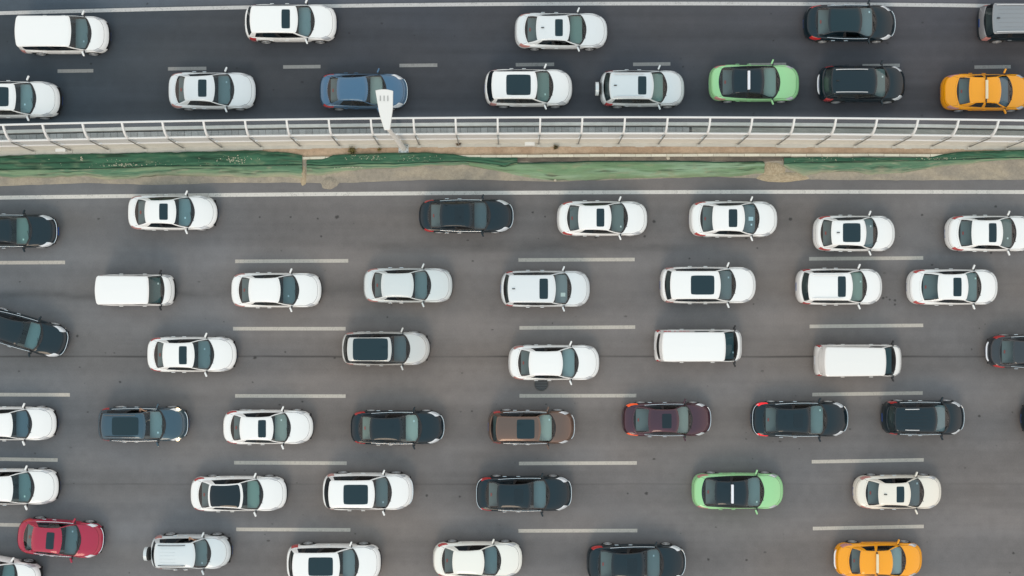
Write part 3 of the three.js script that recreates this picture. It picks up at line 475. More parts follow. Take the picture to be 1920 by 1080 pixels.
  const geoOf = (b, gap = 0) => {
    const map = new Map(), p = [], n = [], u = [], I = [];
    const id = (v) => { if (!map.has(v)) { map.set(v, p.length / 3); p.push(pos[v * 3], pos[v * 3 + 1], pos[v * 3 + 2]); A.set(nor[v * 3], nor[v * 3 + 1], nor[v * 3 + 2]).normalize(); n.push(A.x, A.y, A.z); u.push(pos[v * 3], pos[v * 3 + 2]); } return map.get(v); };
    for (const [a, c, d, e] of bins[b]) I.push(id(a), id(c), id(d), id(a), id(d), id(e));
    if (gap) { let x0 = 1e9, x1 = -1e9, z1 = 0; for (let i = 0; i < p.length; i += 3) { x0 = Math.min(x0, p[i]); x1 = Math.max(x1, p[i]); z1 = Math.max(z1, p[i + 2]); } const c = (x0 + x1) / 2, fx = 1 - 2 * gap / (x1 - x0), fz = 1 - gap / z1; for (let i = 0; i < p.length; i += 3) { p[i] = c + (p[i] - c) * fx; p[i + 2] *= fz; } }   // shut lines
    const g = new THREE.BufferGeometry(); g.setAttribute('position', new THREE.Float32BufferAttribute(p, 3)); g.setAttribute('normal', new THREE.Float32BufferAttribute(n, 3)); g.setAttribute('uv', new THREE.Float32BufferAttribute(u, 2)); g.setIndex(I); return g;
  };
  const at = (k, h, sgn = 1) => { const p = rings[k][h]; return [p[0], p[1], p[2] * sgn]; };
  const blackTop = o.blackroof ? paints.black : P, flank = o.darkside ? paints.black : P;
  const body = part('body', geoOf('body'), flank, root);
  part('hood', geoOf('hood', 0.011), P, root);
  part('roof', geoOf('roof'), blackTop, root);
  part('window_frame', geoOf('frame'), o.darkside || o.darkwin ? paints.black : blackTop, root);
  if (bins.roofglass) part('glass_roof', geoOf('roofglass'), o.glassroof === 'black' ? M.darkGlass : M.roofGlass, root);
  part(boxy ? 'tailgate' : 'trunk_lid', geoOf(boxy ? 'tailgate' : 'trunk_lid', 0.01), P, root);
  part('grille', geoOf('grille'), M.black, root);
  part('wiper_cowl', geoOf('cowl'), M.black, root);
  part('windshield', geoOf('windshield'), pale ? M.glass : M.screens[Math.floor(rnd() * 4)], root);
  if (bins.rear_window) part('rear_window', geoOf('rear_window'), o.bigrear ? M.darkGlass : o.paleglass ? M.glass : M.rearGlass, root);
  const hl_ = dark ? M.lamp : M.lampGrey, tl = o.tail === 'bright' ? M.tailBright : o.tail === 'orange' ? M.tailOrange : o.tail && (dark || paintName.startsWith('silver') || boxy) ? M.tail : dark ? M.tail : o.tail ? M.tailMid : M.tailDim;
  for (const sd of ['L', 'R']) {
    part('headlight', geoOf('headlight' + sd), hl_, root); part('tail_light', geoOf('tail' + sd), tl, root);
    const dF = part('door', geoOf('doorF' + sd), flank, root), dR = bins['doorR' + sd] ? part('door', geoOf('doorR' + sd), flank, root) : null;
    s.wins.forEach((w, n) => { if (bins['win' + n + sd] && !(o.openwin && sd === 'L' && n === 0)) part('side_window', geoOf('win' + n + sd), n ? M.darkGlass : M.sideGlass, root); });
    for (const n of [1, 2]) if (bins['post' + n + sd]) part('door_post', geoOf('post' + n + sd), M.black, root);
    const sg = sd === 'R' ? 1 : -1, hm = o.chrome || o.chromeh ? M.chrome : P;
    const hb = box(0.2, 0.035, 0.03, 0, 0, 0, 0.012);
    for (const [d, hx] of [[dF, xB + 0.16], [dR, axR + 0.42]]) if (d) { const m = part('handle', hb, hm, d); m.position.set(hx, ysh(hx) - 0.11, sg * (hw + 0.008)); }
    if (o.chrome || (o.chromeh && dark)) { const pts = []; for (let i = 1; i <= 22; i += 3) { const p = at(10, NF + i, sg); pts.push([p[0], p[1] + 0.02, p[2] + sg * 0.03]); } part('trim_strip', tube(pts, 0.019, 40, 6), M.chrome, root); }
    // wing mirror
    const mx = X(s.wsB) - (van ? 0.1 : 0.32), my = ysh(mx) + 0.1, mg = box(0.088, 0.13, 0.26, 0, 0, 0, 0.04); mg.rotateY(sg * 0.4); const mir = part('side_mirror', mg, van ? M.black : P, root); mir.position.set(mx, my, sg * (hw + 0.1));
    part('mirror_stalk', box(0.06, 0.05, 0.14, 0.04, -0.05, -sg * 0.12), M.black, mir);
    // wheels
    for (const ax of [axF, axR]) {
      const wgrp = new THREE.Group(); wgrp.name = 'wheel'; wgrp.position.set(ax, axY, sg * (hw - 0.135)); if (sg < 0) wgrp.rotation.y = Math.PI; root.add(wgrp);
      const key = axY > 0.34 ? 1 : 0; part('tyre', WH[key].tyre, M.rubber, wgrp); part('rim', WH[key].rim, M.rim, wgrp);
    }
  }
  part('underbody', box(L * 0.93, 0.1, W * 0.74, 0, 0.29, 0), M.under, root);
  // cabin
  const zb = belt.wf - 0.1, cowlX = belt.xf - 0.16, cowlY = ysh(X(s.wsB)) + 0.02;
  const ds = new THREE.Shape(); ds.moveTo(0, 0); ds.lineTo(0, -0.45); ds.lineTo(-0.6, -0.4); ds.lineTo(-0.62, -0.02); ds.quadraticCurveTo(-0.5, 0.03, -0.3, 0.02); ds.lineTo(0, 0);
  const dg = new THREE.ExtrudeGeometry(ds, { depth: zb * 2, bevelEnabled: false }); dg.translate(cowlX - 0.06, cowlY, -zb); part('dashboard', dg, pale ? M.dashPale : van ? M.shelfDark : M.dashes[Math.floor(rnd() * 4)], root);
  const sw = new THREE.TorusGeometry(0.18, 0.016, 8, 24); sw.rotateY(Math.PI / 2); sw.rotateZ(0.45); sw.translate(cowlX - 0.78, cowlY - 0.02, -0.36); part('steering_wheel', sw, M.black, root);
  const seatX = X(s.wsT) - 0.42, sm = paintName === 'brown' ? M.seatTan : M.seat;
  for (const q of [-0.36, 0.36]) part('front_seat', flat([box(0.5, 0.16, 0.5, seatX + 0.28, 0.5, q, 0.05), (() => { const g = box(0.14, 0.62, 0.48, 0, 0.3, 0, 0.05); g.rotateZ(0.28); g.translate(seatX + 0.02, 0.52, q); return g; })(), box(0.09, 0.18, 0.26, seatX - 0.18, 1.2, q, 0.04)]), sm, root);
  if (!van) { const bx = X(s.rwT) + (boxy ? 0.75 : 0.42); part('rear_seat', flat([box(0.5, 0.18, W - 0.5, bx + 0.28, 0.5, 0, 0.05), (() => { const g = box(0.16, 0.6, W - 0.5, 0, 0.28, 0, 0.05); g.rotateZ(0.35); g.translate(bx, 0.5, 0); return g; })()]), sm, root); }
  if (!boxy) { const rx0 = belt.xr + 0.22, rx1 = X(s.rwT) + 0.28, ry = ysh(rx0) - 0.02; part('parcel_shelf', box(rx1 - rx0, 0.04, (belt.wr - 0.12) * 2, (rx0 + rx1) / 2, ry, 0), pale ? M.shelfPale : M.shelf, root); part('brake_lamp', box(0.07, 0.03, 0.16, rx0 + 0.12, ry + 0.04, 0), M.brakeRed, root); }
  else part('load_floor', box(0.9, 0.05, W - 0.4, X(0.05) + 0.5, 0.75, 0), M.shelf, root);
  if (o.paper || o.sticker) part('paper', box(0.24, 0.01, 0.2, cowlX - 0.28, cowlY + 0.04, o.sticker ? 0 : 0.3), M.paper, root);
  if (rnd() < 0.6) { const q = rnd() < 0.5 ? -1 : 1, a = rings[12][4], b = rings[11][4], w = lerp(0.2, 0.75, rnd()); const m = part('windshield_tag', box(0.07, 0.012, 0.09, lerp(b[0], a[0], w) - 0.03, lerp(b[1], a[1], w) - 0.02, q * lerp(0.25, 0.5, rnd())), M.paper, root); m.rotation.z = 0; }
  // wipers and plates
  for (const q of [-0.28, 0.3]) { const a = rings[10][1], w0 = [a[0] - 0.02 - q * q * 0.2, a[1] + 0.02, q + 0.15]; part('wiper', tube([w0, [w0[0] - 0.1, w0[1] + 0.065, q - 0.05], [w0[0] - 0.15, w0[1] + 0.1, q - 0.3]], 0.011, 8, 5), M.black, root); }
  const pw = name === 'taxi' || o.blueplate || !van ? M.plateBlue : M.plateWhite;
  part('license_plate', box(0.02, 0.13, 0.42, L / 2 + (o.blueplate ? 0.03 : -0.03), o.blueplate ? 0.42 : 0.36, 0, 0.005), pw, root);
  part('license_plate', box(0.02, 0.13, 0.42, -L / 2 + 0.016, boxy ? 0.6 : 0.48, 0, 0.005), pw, root);
  if (o.plate) part('bumper_trim', (() => { const p = []; for (let q = -5; q <= 5; q++) p.push([-L / 2 - 0.01 + 0.1 * (q / 5) ** 4, 0.62, q / 5 * hw * 0.55]); return tube(p, 0.05, 20, 6); })(), M.signWhite, root);
  const arcTube = (k, rear, n, r, dx) => { const p = []; for (let i = n; i >= -n; i--) { const h = rear ? NH - 1 - Math.abs(i) : Math.abs(i), a = at(k, h, i < 0 ? -1 : 1); p.push([a[0] + dx, a[1], a[2]]); } return tube(p, r, 40, 6); };
  if (o.chrome || o.grille || ['blue', 'steelblue', 'darkgrey'].includes(paintName)) part('grille_trim', arcTube(3, false, 4, 0.022, 0.012), M.chrome, root);
  if (o.rearchrome || (o.chrome && o.tail === 'bright')) part('rear_trim', arcTube(4, true, 6, 0.018, -0.01), M.chrome, root);
  // roof furniture
  const patch = (x0, x1, w, m, nm, lift = 0.007) => {
    const N = 8, p = [], I = [];
    for (let a = 0; a <= N; a++) for (let b = 0; b <= N; b++) { let e = a / N * 2 - 1, f = b / N * 2 - 1; const q = 1 - 0.05 * (e * f) ** 6; const px = lerp(x0, x1, (e * q + 1) / 2), pz = f * q * w; p.push(px, roofY(px, pz) + lift, pz); }
    for (let a = 0; a < N; a++) for (let b = 0; b < N; b++) { const v = a * (N + 1) + b; I.push(v, v + 1, v + N + 1, v + 1, v + N + 2, v + N + 1); }
    const g = new THREE.BufferGeometry(); g.setAttribute('position', new THREE.Float32BufferAttribute(p, 3)); g.setIndex(I); g.computeVertexNormals(); return part(nm, g, m, root);
  };
  const rf = X(s.wsT), rb = X(s.rwT), rl = rf - rb, rw = Math.min(wTF, wTR) * (1 + J(0.06)), jr = J(0.05);
  if (o.roof === 'small') patch(rf - 0.69 + jr, rf - 0.27 + jr * 0.5, rw * 0.72, M.roofGlass, 'sunroof');
  if (o.roof === 'faint') patch(rf - 0.78, rf - 0.3, rw * 0.62, M.darkGlass, 'sunroof');
  if (o.roof === 'mid') patch(rf - 1.12, rf - 0.22, rw * 0.8, M.roofGlass, 'sunroof');
  if (o.roof === 'pano') patch(rf - 1.48 + jr * 2, rf - 0.22, rw * 0.74, M.roofGlass, 'panoramic_roof');
  if (o.roof === 'big') patch(rb + 0.3, rf - 0.14, rw * 0.9, M.roofGlass, 'panoramic_roof');
  if (o.rail || o.rack) {
    const m = o.rail === 'white' ? P : o.rail === 'dark' || o.rail === 'grey' ? mat(0.09, 0.1, 0.11, 0.5) : M.silverBar, short = o.rail === 'short', a0 = short ? rb + 0.5 : rb + 0.2, a1 = short ? rb + 1.2 : rf - 0.4;
    for (const q of [-1, 1]) { const p = []; for (let i = 0; i <= 6; i++) { const px = lerp(a0, a1, i / 6), pz = q * (lerp(wTR, wTF, (px - rb) / rl) - 0.1); p.push([px, roofY(px, pz) + (i % 6 ? 0.05 : 0.012), pz]); } part('roof_rail', tube(p, 0.022, 24, 6), m, root); }
  }
  if (o.ribs || o.rack || (o.spare && o.openwin)) for (let q = -2; q <= 2; q++) { const p = []; for (let i = 0; i <= 5; i++) { const px = lerp(rb + 0.3, rf - (o.spare ? 0.9 : 0.45), i / 5), pz = q * rw * 0.28; p.push([px, roofY(px, pz) + 0.001, pz]); } part('roof_rib', tube(p, 0.009, 12, 5), blackTop, root); }
  if (o.fin) { const g = box(0.16, 0.07, 0.045, rb + 0.28, roofY(rb + 0.28, 0) + 0.03, 0, 0.02); part('antenna', g, M.black, root); }
  if (o.taxi) { const cx = rb + rl * 0.52, y = roofY(cx, 0); const sgn = part('taxi_sign', box(0.13, 0.12, 0.96, cx, y + 0.075, 0, 0.03), o.taxi === 'white' ? M.signWhite : M.signCream, root); part('bracket', box(0.06, 0.03, rw * 1.9, cx, y + 0.005, 0), M.black, sgn); }
  if (o.spare) { const g = new THREE.CylinderGeometry(0.34, 0.34, 0.22, 28); g.rotateZ(Math.PI / 2); g.translate(-L / 2 - 0.1, 0.95, 0.05); const c = part('spare_wheel', g, M.rubber, root); const g2 = new THREE.CylinderGeometry(0.35, 0.355, 0.16, 28); g2.rotateZ(Math.PI / 2); g2.translate(-L / 2 - 0.16, 0.95, 0.05); part('cover', g2, P, c); }
  if (o.print) { const q = (u0, u1) => { const p = []; for (let i = 0; i <= 6; i++) { const px = lerp(u0, u1, i / 6); p.push(px); } const g = strip(u0, u1, 6, () => 0, () => 1, 2, () => 0), a = g.attributes.position; for (let i = 0; i < a.count; i++) { const v = i % 3 / 2; a.setY(i, 1.42 + v * 0.2); a.setZ(i, -(hw - 0.055 - v * 0.045) + 0.0); } g.computeVertexNormals(); return g; };
    for (const [u0, u1] of [[-1.9, -1.72], [-1.69, -1.52], [-1.36, -1.28], [-1.1, -0.95], [-0.92, -0.74], [-0.71, -0.56]]) part('lettering', q(u0, u1), M.print, root); }
  if (o.lit) for (const sg of [-1, 1]) { const p = new THREE.PointLight(new THREE.Color(1, 0.75, 0.45), 0.2); const c6 = at(4, 6, sg), bulb = new THREE.SphereGeometry(0.085, 16, 10); bulb.scale(1.3, 0.7, 1); bulb.rotateY(sg * 0.7); bulb.translate(c6[0] + 0.01, c6[1] + 0.015, c6[2]); part('lamp_glow', bulb, M.lit, root); p.position.set(c6[0] + 0.16, c6[1] + 0.06, c6[2] + sg * 0.06); p.castShadow = true; root.add(p); }
  root.userData.seatX = seatX;
  return { root, seatX, hw, ysh, X, s, xB };
}
const WH = [0.33, 0.36].map((r) => {
  const pr = [[r * 0.62, -0.1], [r * 0.9, -0.105], [r * 0.985, -0.085], [r, -0.05], [r, 0.05], [r * 0.985, 0.085], [r * 0.9, 0.105], [r * 0.62, 0.1]].map(([a, b]) => new THREE.Vector2(a, b));
  const tyre = new THREE.LatheGeometry(pr, 28); tyre.rotateX(Math.PI / 2);
  const disc = new THREE.CylinderGeometry(r * 0.63, r * 0.63, 0.02, 24); disc.rotateX(Math.PI / 2); disc.translate(0, 0, 0.02);
  const rimRing = new THREE.TorusGeometry(r * 0.61, 0.022, 8, 28); rimRing.translate(0, 0, 0.1);
  const spokes = []; for (let i = 0; i < 5; i++) { const b = box(r * 0.58, 0.055, 0.03, r * 0.31, 0, 0.09); b.rotateZ(i * 1.2566); spokes.push(b); }
  const hub = new THREE.CylinderGeometry(0.05, 0.06, 0.05, 14); hub.rotateX(Math.PI / 2); hub.translate(0, 0, 0.09);
  return { tyre, rim: flat([disc, rimRing, ...spokes, hub]) };
});
const CARS = [
  ['minivan', 'mpv', 'white', -23.07, -13.02, 4.62, 1.90, '', "white minivan in the upper road's far lane with plain long roof, leftmost there"],
  ['suv', 'suv', 'white', -11.38, -13.63, 4.73, 1.88, 'roof:small tail:1', "white crossover with small sunroof and red rear lamps in the upper road's far lane"],
  ['sedan', 'sedan', 'silverwhite', 2.54, -13.24, 4.81, 1.82, 'roof:small fin:1', "silver white sedan with small sunroof alone mid way along the upper road's far lane"],
  ['sedan', 'sedan', 'black', 17.42, -13.64, 4.76, 1.85, 'glassroof:1 chrome:1', "black sedan with dark glassy roof in the upper road's far lane"],
  ['minivan', 'mpv', 'grey', 26.47, -13.65, 4.81, 1.88, 'rack:1 fin:1 darkside:1', "grey roofed dark minivan cut by the right edge in the upper road's far lane"],
  ['suv', 'suv', 'white', -25.63, -9.69, 4.73, 1.88, 'roof:pano', "white crossover with panoramic roof beside the noise barrier, cut by the left edge"],
  ['sedan', 'sedan', 'silverwhite', -15.46, -10.16, 4.51, 1.88, 'roof:small chromeh:1', "silver white sedan with small sunroof beside the noise barrier, behind the blue sedan"],
  ['sedan', 'sedan', 'blue', -7.66, -10.13, 4.54, 1.82, '', "slate blue sedan partly under the white street lamp head"],
  ['suv', 'suv', 'white', 0.85, -10.29, 4.56, 1.90, 'roof:pano bigrear:1', "white crossover with panoramic roof and black rear window, ahead of the slate blue sedan"],
  ['suv', 'suv', 'silver', 6.71, -10.26, 4.40, 1.85, 'roof:small spare:1 rail:1 tail:1 fin:1', "silver four wheel drive with rear spare wheel, behind the green taxi by the barrier"],
  ['taxi', 'sedan', 'green', 12.50, -10.55, 4.70, 1.88, 'taxi:white blackroof:1', "light green black roofed taxi beside the noise barrier on the upper road"],
  ['suv', 'suv', 'black', 18.04, -10.50, 4.51, 1.85, 'rail:silver plate:1 tail:1 fin:1', "black crossover with silver roof rails, between a green taxi and an orange taxi"],
  ['taxi', 'sedan3', 'orange', 24.43, -10.08, 4.59, 1.88, 'taxi:cream', "orange taxi with cream roof bar beside the noise barrier at the right edge"],
  ['sedan', 'sedan', 'black', -25.88, -2.93, 4.79, 1.74, 'chrome:1 blueplate:1', "black sedan with blue front number plate, cut by the left edge below the green netting"],
  ['sedan', 'sedan', 'white', -17.49, -3.88, 4.62, 1.80, 'roof:small', "white sedan with small sunroof touching the edge line below the long left green netting"],
  ['sedan', 'sedan', 'black', -2.37, -3.71, 4.89, 1.74, 'roof:faint chrome:1 tail:1 chromeh:1', "black sedan with bright headlamps in the first lane below the green median"],
  ['sedan', 'sedan', 'white', 4.66, -3.58, 4.70, 1.80, 'roof:small tail:1', "white sedan with small sunroof directly ahead of the black sedan below the green median"],
  ['sedan', 'sedan', 'white', 11.43, -3.55, 4.59, 1.85, 'roof:small tail:1 sticker:1', "white sedan with pale marking in the windscreen, behind the hatchback below the green median"],
  ['hatchback', 'hatch', 'white', 17.67, -2.81, 4.26, 1.85, 'roof:mid tail:1 fin:1', "white hatchback with medium dark sunroof straddling the first lane divider at the right"],
  ['sedan', 'sedan', 'white', 24.65, -2.81, 4.59, 1.85, 'roof:small tail:1 privacy:1', "white sedan with dark purple rear window cut by the right edge below the median"],
  ['van', 'van', 'white', -19.33, 0.11, 3.90, 1.64, 'wins:front', "small white panel van with plain roof and windowless sides in the second lane"],
  ['sedan', 'sedan', 'white', -12.15, 0.11, 4.68, 1.80, '', "white sedan with plain unbroken roof directly ahead of the small panel van"],
  ['sedan', 'sedan', 'palesilver', -5.36, -0.14, 4.62, 1.80, 'chromeh:1', "pale silver sedan with plain roof in the second lane below the median"],
  ['suv', 'suv', 'silverwhite', 1.72, 0.04, 4.65, 1.88, 'roof:small tail:1 fin:1 paper:1 chromeh:1', "silver white estate with white paper on the dashboard, ahead of the pale silver sedan"],
  ['suv', 'suv', 'white', 10.11, -0.15, 4.98, 1.90, 'roof:pano', "large white crossover with dark panel sunroof and wraparound rear window, above the white minibus"],
  ['suv', 'suv', 'white', 16.87, -0.07, 4.48, 1.88, 'roof:small rail:white tail:1', "white crossover with small sunroof and white roof rails in the second lane near the right"],
  ['sedan', 'sedan2', 'white', 22.74, -0.05, 4.73, 1.85, 'roof:small tail:1', "white sloping back sedan with large dark rear window, furthest ahead in the second lane"],
  ['sedan', 'sedan', 'black', -25.30, 2.25, 4.84, 1.74, 'rot:16 chrome:1 tilted:1', "black sedan turned across the lane at a slant by the left edge"],
  ['sedan', 'sedan', 'white', -16.50, 3.42, 4.62, 1.82, 'roof:small tail:1', "white sedan with small sunroof ahead of the slanted black sedan"],
  ['suv', 'suv', 'satin', -6.49, 3.11, 4.56, 1.74, 'roof:big darkwin:1', "silver grey crossover with large dark glass roof and black window surround in the middle lane"],
  ['sedan', 'sedan', 'white', 2.17, 3.84, 4.73, 1.82, '', "white sedan with plain roof beside the round manhole cover"],
  ['minibus', 'minibus', 'white', 9.60, 2.97, 4.56, 1.69, 'print:1 tail:1', "white minibus with red lettering along its flank and long plain roof"],
  ['van', 'van', 'dustywhite', 17.85, 3.73, 4.51, 1.66, 'wins:front tail:1', "dusty white delivery van with visible rear door, ahead of the minibus"],
  ['sedan', 'sedan', 'darkgrey', 26.81, 3.27, 4.68, 1.74, 'chrome:1 tail:1 plate:1', "dark grey sedan cut by the right edge, ahead of the dusty delivery van"],
  ['sedan', 'sedan', 'white', -25.82, 6.98, 4.67, 1.74, '', "white car with plain roof at the left edge, behind the steel blue off roader"],
  ['suv', 'suv', 'steelblue', -18.98, 7.00, 4.57, 1.77, 'roof:pano rail:dark lit:1 chrome:1 tail:1 openwin:1 spareknob:1', "steel blue off roader with glowing headlamps and a driver's arm at its open window"],
  ['sedan', 'sedan', 'white', -12.57, 7.16, 4.67, 1.77, 'roof:small tail:1', "white sedan with small sunroof ahead of the steel blue off roader"],
  ['sedan', 'sedan', 'black', -5.91, 7.18, 4.84, 1.74, 'chrome:1 paleglass:1', "black sedan with pale rear window, between a white sedan and the brown crossover"],
  ['suv', 'suv', 'brown', 1.00, 7.15, 4.48, 1.74, 'roof:mid tail:1 chrome:1 paleglass:1', "metallic brown crossover with dark sunroof"],
  ['sedan', 'sedan2', 'maroon', 7.97, 6.76, 4.62, 1.74, 'roof:faint tail:orange chrome:1', "dark maroon sedan with orange red rear lamps, ahead of the brown crossover"],
  ['sedan', 'sedan', 'black', 14.84, 6.75, 5.03, 1.82, 'roof:faint tail:bright chrome:1 chromeh:1', "long black sedan with bright red brake lamps, ahead of the maroon sedan"],
  ['suv', 'suv', 'black', 21.19, 6.67, 4.26, 1.77, 'rail:short tail:1 chrome:1 ribs:1 chromeh:1', "black boxy off roader with ribbed roof and short silver roof rails"],
  ['sedan', 'sedan', 'black', 28.68, 6.74, 4.78, 1.80, 'tail:1', "black car with only its tail inside the right edge, ahead of the black off roader"],
  ['sedan', 'sedan', 'white', -25.74, 10.23, 4.73, 1.85, 'chromeh:1', "white car with plain roof cut by the left edge, just above the red sedan"],
  ['sedan', 'sedan', 'white', -14.09, 10.59, 4.98, 1.80, 'glassroof:black tail:1', "long white sedan with all black glass roof"],
  ['suv', 'suv', 'white', -7.42, 10.46, 4.67, 1.90, 'roof:pano bigrear:1 grille:1', "white crossover with panoramic roof and black grille, ahead of the black glass roofed sedan"],
  ['sedan', 'sedan', 'black', 0.61, 10.59, 4.95, 1.80, 'roof:faint tail:1 chrome:1 rearchrome:1 chromeh:1', "black sedan ringed with bright chrome trim front and rear, behind the lower green taxi"],
  ['taxi', 'sedan', 'green', 11.65, 10.45, 4.76, 1.85, 'taxi:white blackroof:1', "light green black roofed taxi on the wide lower road, behind a champagne sedan"],
  ['sedan', 'sedan', 'champagne', 19.90, 10.50, 4.59, 1.74, 'roof:small fin:1 chromeh:1', "champagne sedan with small sunroof ahead of the lower green taxi"],
  ['sedan', 'sedan', 'red', -23.27, 12.87, 4.40, 1.85, 'rot:4.5 roof:small chrome:1', "dark red sedan drifting at a slant toward the bottom lane"],
  ['suv', 'suv', 'white', -26.56, 14.71, 4.62, 1.80, 'rot:10', "white car at a slant in the bottom left corner, below the red sedan"],
  ['suv', 'suv', 'silver', -16.51, 13.57, 4.10, 1.74, 'spare:1 rail:grey openwin:1 chromeh:1', "silver off roader with spare wheel and a driver's arm resting on its open window"],
  ['suv', 'suv', 'white', -9.17, 14.12, 4.87, 1.88, 'roof:pano tail:1 porthead:1', "white crossover with panoramic roof and round headlamps cut by the bottom edge"],
  ['sedan', 'sedan', 'cream', -1.77, 13.97, 4.65, 1.80, 'tail:1', "cream white sedan with plain roof in the bottom lane, behind the bottom black sedan"],
  ['sedan', 'sedan', 'black', 6.41, 14.15, 5.12, 1.88, 'roof:faint tail:1 chrome:1 chromeh:1', "black sedan cut by the bottom edge, between the cream sedan and the orange taxi"],
  ['taxi', 'sedan3', 'orange', 18.92, 13.98, 4.56, 1.77, 'taxi:cream plate:1', "orange taxi with cream roof bar at the bottom edge of the lower road"],
];
const built = CARS.map(([name, kind, paint, x, z, L, W, opts, label]) => makeCar(name, kind, paint, x, z, L, W, Object.fromEntries(opts.split(' ').filter(Boolean).map((t) => t.split(':'))), label));

// ---------- the two drivers with an arm at the open window ----------
function blob(bones, cell, k, min, max) {                  // bones: [ax,ay,az, bx,by,bz, ra, rb]
  const size = Math.max(max[0] - min[0], max[1] - min[1], max[2] - min[2]), n = Math.ceil(size / cell) + 4;
  const mc = new MarchingCubes(n, new THREE.MeshBasicMaterial(), false, false, 400000); mc.isolation = 0;
  const c = [0, 1, 2].map((i) => (min[i] + max[i]) / 2), h = n * cell / 2;
  for (let z = 0; z < n; z++) for (let y = 0; y < n; y++) for (let x = 0; x < n; x++) {
    const px = c[0] + (x / n * 2 - 1) * h, py = c[1] + (y / n * 2 - 1) * h, pz = c[2] + (z / n * 2 - 1) * h;
    let acc = 0;
    for (const [ax, ay, az, bx, by, bz, ra, rb] of bones) {
      const ux = bx - ax, uy = by - ay, uz = bz - az, t = clamp(((px - ax) * ux + (py - ay) * uy + (pz - az) * uz) / (ux * ux + uy * uy + uz * uz + 1e-9), 0, 1);
      const d = Math.hypot(px - ax - ux * t, py - ay - uy * t, pz - az - uz * t) - lerp(ra, rb, t);
      acc += Math.exp(-clamp(d / k, -40, 40));
    }
    mc.field[z * n * n + y * n + x] = Math.log(acc) * k;
  }
  mc.update();
  const cnt = mc.count, p = new Float32Array(mc.positionArray.slice(0, cnt * 3)), nn = new Float32Array(mc.normalArray.slice(0, cnt * 3));
  for (let i = 0; i < cnt; i++) for (let q = 0; q < 3; q++) p[i * 3 + q] = c[q] + p[i * 3 + q] * h;
  const g = new THREE.BufferGeometry(); g.setAttribute('position', new THREE.BufferAttribute(p, 3)); g.setAttribute('normal', new THREE.BufferAttribute(nn, 3)); return g;
}
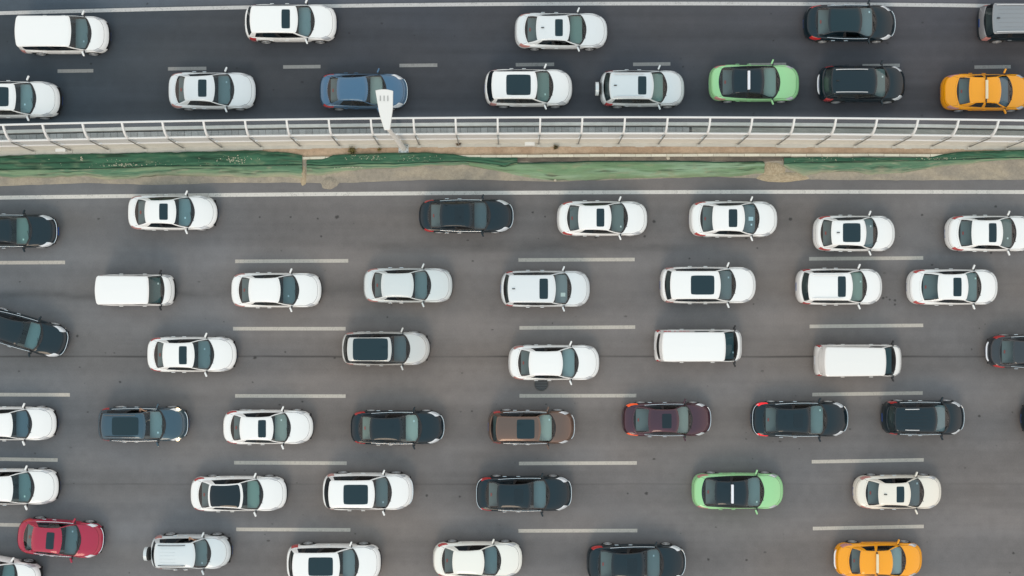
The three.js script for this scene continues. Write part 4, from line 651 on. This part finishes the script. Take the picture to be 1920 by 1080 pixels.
function driver(car, label, shirt) {
  const hw = car.hw, sx0 = car.seatX + 0.12, zs = -0.36, sill = car.ysh(car.seatX) + 0.075;
  const el = [sx0 + 0.02, sill + 0.075, -(hw - 0.06)], wr = [sx0 + 0.26, sill + 0.1, -(hw - 0.17)];
  const sho = [sx0 - 0.02, 1.1, zs - 0.17];
  const skin = mat(0.44, 0.24, 0.15, 0.6), cloth = mat(...shirt, 0.9);
  const t = thing('person', label, 'person', [car.root.position.x, 0, car.root.position.z], car.root.rotation.y);
  const bones = [[sx0 + 0.04, 0.62, zs, sx0 - 0.02, 0.9, zs, 0.15, 0.16], [sx0 - 0.03, 1.06, zs - 0.12, sx0 - 0.03, 1.06, zs + 0.12, 0.09, 0.09], [sx0 - 0.02, 0.95, zs - 0.06, sx0 - 0.02, 0.95, zs + 0.06, 0.13, 0.13], [sx0 - 0.03, 1.1, zs, sx0 - 0.01, 1.24, zs, 0.065, 0.055],
    [sx0 + 0.01, 1.33, zs, sx0 + 0.01, 1.38, zs, 0.085, 0.092], [sx0 + 0.05, 1.27, zs, sx0 + 0.04, 1.33, zs, 0.05, 0.07], [sx0 + 0.1, 1.33, zs, sx0 + 0.125, 1.315, zs, 0.014, 0.018],
    [...sho, ...el, 0.062, 0.045], [...el, ...wr, 0.043, 0.028],
    [sx0 - 0.02, 1.08, zs + 0.18, sx0 + 0.12, 0.86, zs + 0.24, 0.058, 0.045], [sx0 + 0.12, 0.86, zs + 0.24, sx0 + 0.38, 0.98, zs + 0.14, 0.043, 0.028],
    [sx0 + 0.02, 0.6, zs - 0.1, sx0 + 0.44, 0.66, zs - 0.12, 0.09, 0.065], [sx0 + 0.02, 0.6, zs + 0.1, sx0 + 0.44, 0.66, zs + 0.12, 0.09, 0.065], [sx0 + 0.44, 0.66, zs - 0.12, sx0 + 0.62, 0.4, zs - 0.12, 0.06, 0.04], [sx0 + 0.44, 0.66, zs + 0.12, sx0 + 0.62, 0.4, zs + 0.12, 0.06, 0.04],
    [sx0, 1.34, zs - 0.09, sx0, 1.36, zs - 0.095, 0.022, 0.02], [sx0, 1.34, zs + 0.09, sx0, 1.36, zs + 0.095, 0.022, 0.02]];
  const bodyG = blob(bones, 0.013, 0.012, [sx0 - 0.25, 0.32, -(hw + 0.05)], [sx0 + 0.72, 1.5, zs + 0.4]);
  // hand: palm, four fingers of unequal length, thumb from the side of the palm
  const hand = (w, d) => { const f = new THREE.Vector3(...d).normalize(), s = new THREE.Vector3(0, 1, 0).cross(f).normalize(), up = f.clone().cross(s); const Q = (a, b, c) => { const v = new THREE.Vector3(...w).addScaledVector(f, a).addScaledVector(s, b).addScaledVector(up, c); return [v.x, v.y, v.z]; };
    const B = [[...Q(-0.03, 0, 0), ...Q(0.02, 0, 0), 0.027, 0.022]]; for (const b of [-0.026, -0.009, 0.009, 0.026]) B.push([...Q(0.012, b * 0.6, 0), ...Q(0.085, b, 0), 0.014, 0.011]);
    [[-0.027, 0.062], [-0.009, 0.074], [0.01, 0.07], [0.028, 0.054]].forEach(([b, l]) => { B.push([...Q(0.085, b, 0), ...Q(0.085 + l * 0.55, b * 1.12, -0.006), 0.0095, 0.0085]); B.push([...Q(0.085 + l * 0.55, b * 1.12, -0.006), ...Q(0.085 + l * 0.9, b * 1.15, -0.03), 0.0085, 0.0075]); });
    B.push([...Q(0.02, 0.022, 0), ...Q(0.055, 0.052, -0.008), 0.014, 0.011], [...Q(0.055, 0.052, -0.008), ...Q(0.088, 0.058, -0.018), 0.0105, 0.009]);
    return blob(B, 0.0045, 0.003, Q(0.06, 0, 0).map((v) => v - 0.11), Q(0.06, 0, 0).map((v) => v + 0.11)); };
  const g = mergeGeometries([bodyG, hand(wr, [1, -0.05, 0.45]), hand([sx0 + 0.38, 0.98, zs + 0.14], [1, 0.25, 0])]);
  part('body', g, skin, t);
  const shirtBones = bones.slice(0, 3).map((b) => [...b.slice(0, 6), b[6] + 0.012, b[7] + 0.012]); const half = (a, b, k) => [lerp(a[0], b[0], k), lerp(a[1], b[1], k), lerp(a[2], b[2], k)];
  shirtBones.push([...sho, ...half(sho, el, 0.5), 0.076, 0.066], [sx0 - 0.02, 1.08, zs + 0.18, ...half([sx0 - 0.02, 1.08, zs + 0.18], [sx0 + 0.12, 0.86, zs + 0.24], 0.6), 0.07, 0.06]);
  part('shirt', blob(shirtBones, 0.014, 0.014, [sx0 - 0.3, 0.4, zs - 0.4], [sx0 + 0.3, 1.25, zs + 0.4]), cloth, t);
  part('trousers', blob(bones.slice(11, 15).map((b) => [...b.slice(0, 6), b[6] + 0.012, b[7] + 0.014]).concat([[sx0 + 0.02, 0.6, zs - 0.08, sx0 + 0.02, 0.6, zs + 0.08, 0.125, 0.125]]), 0.014, 0.012, [sx0 - 0.2, 0.3, zs - 0.4], [sx0 + 0.75, 0.8, zs + 0.4]), mat(0.03, 0.035, 0.05, 0.9), t);
  part('hair', blob([[sx0 - 0.02, 1.4, zs, sx0 + 0.02, 1.42, zs, 0.095, 0.088], [sx0 - 0.05, 1.33, zs, sx0 - 0.04, 1.4, zs, 0.07, 0.09]], 0.01, 0.01, [sx0 - 0.2, 1.2, zs - 0.15], [sx0 + 0.15, 1.55, zs + 0.15]), mat(0.012, 0.01, 0.009, 0.7), t);
  for (const q of [-0.032, 0.032]) { const e = new THREE.SphereGeometry(0.012, 10, 8); e.translate(sx0 + 0.098, 1.355, zs + q); part('eye', e, mat(0.5, 0.48, 0.46, 0.3), t); }
  part('mouth', box(0.01, 0.008, 0.045, sx0 + 0.098, 1.285, zs, 0.003), mat(0.3, 0.09, 0.08, 0.5), t);
}
driver(built.find((b) => b.root.userData.label.startsWith('silver off roader')), 'driver of the silver off roader, bare forearm resting out of the open window', [0.02, 0.022, 0.03]);
driver(built.find((b) => b.root.userData.label.startsWith('steel blue off roader')), 'driver of the steel blue off roader, bare forearm on the window sill', [0.05, 0.02, 0.02]);
for (const b of built) delete b.root.userData.seatX;

renderer.render(scene, camera);
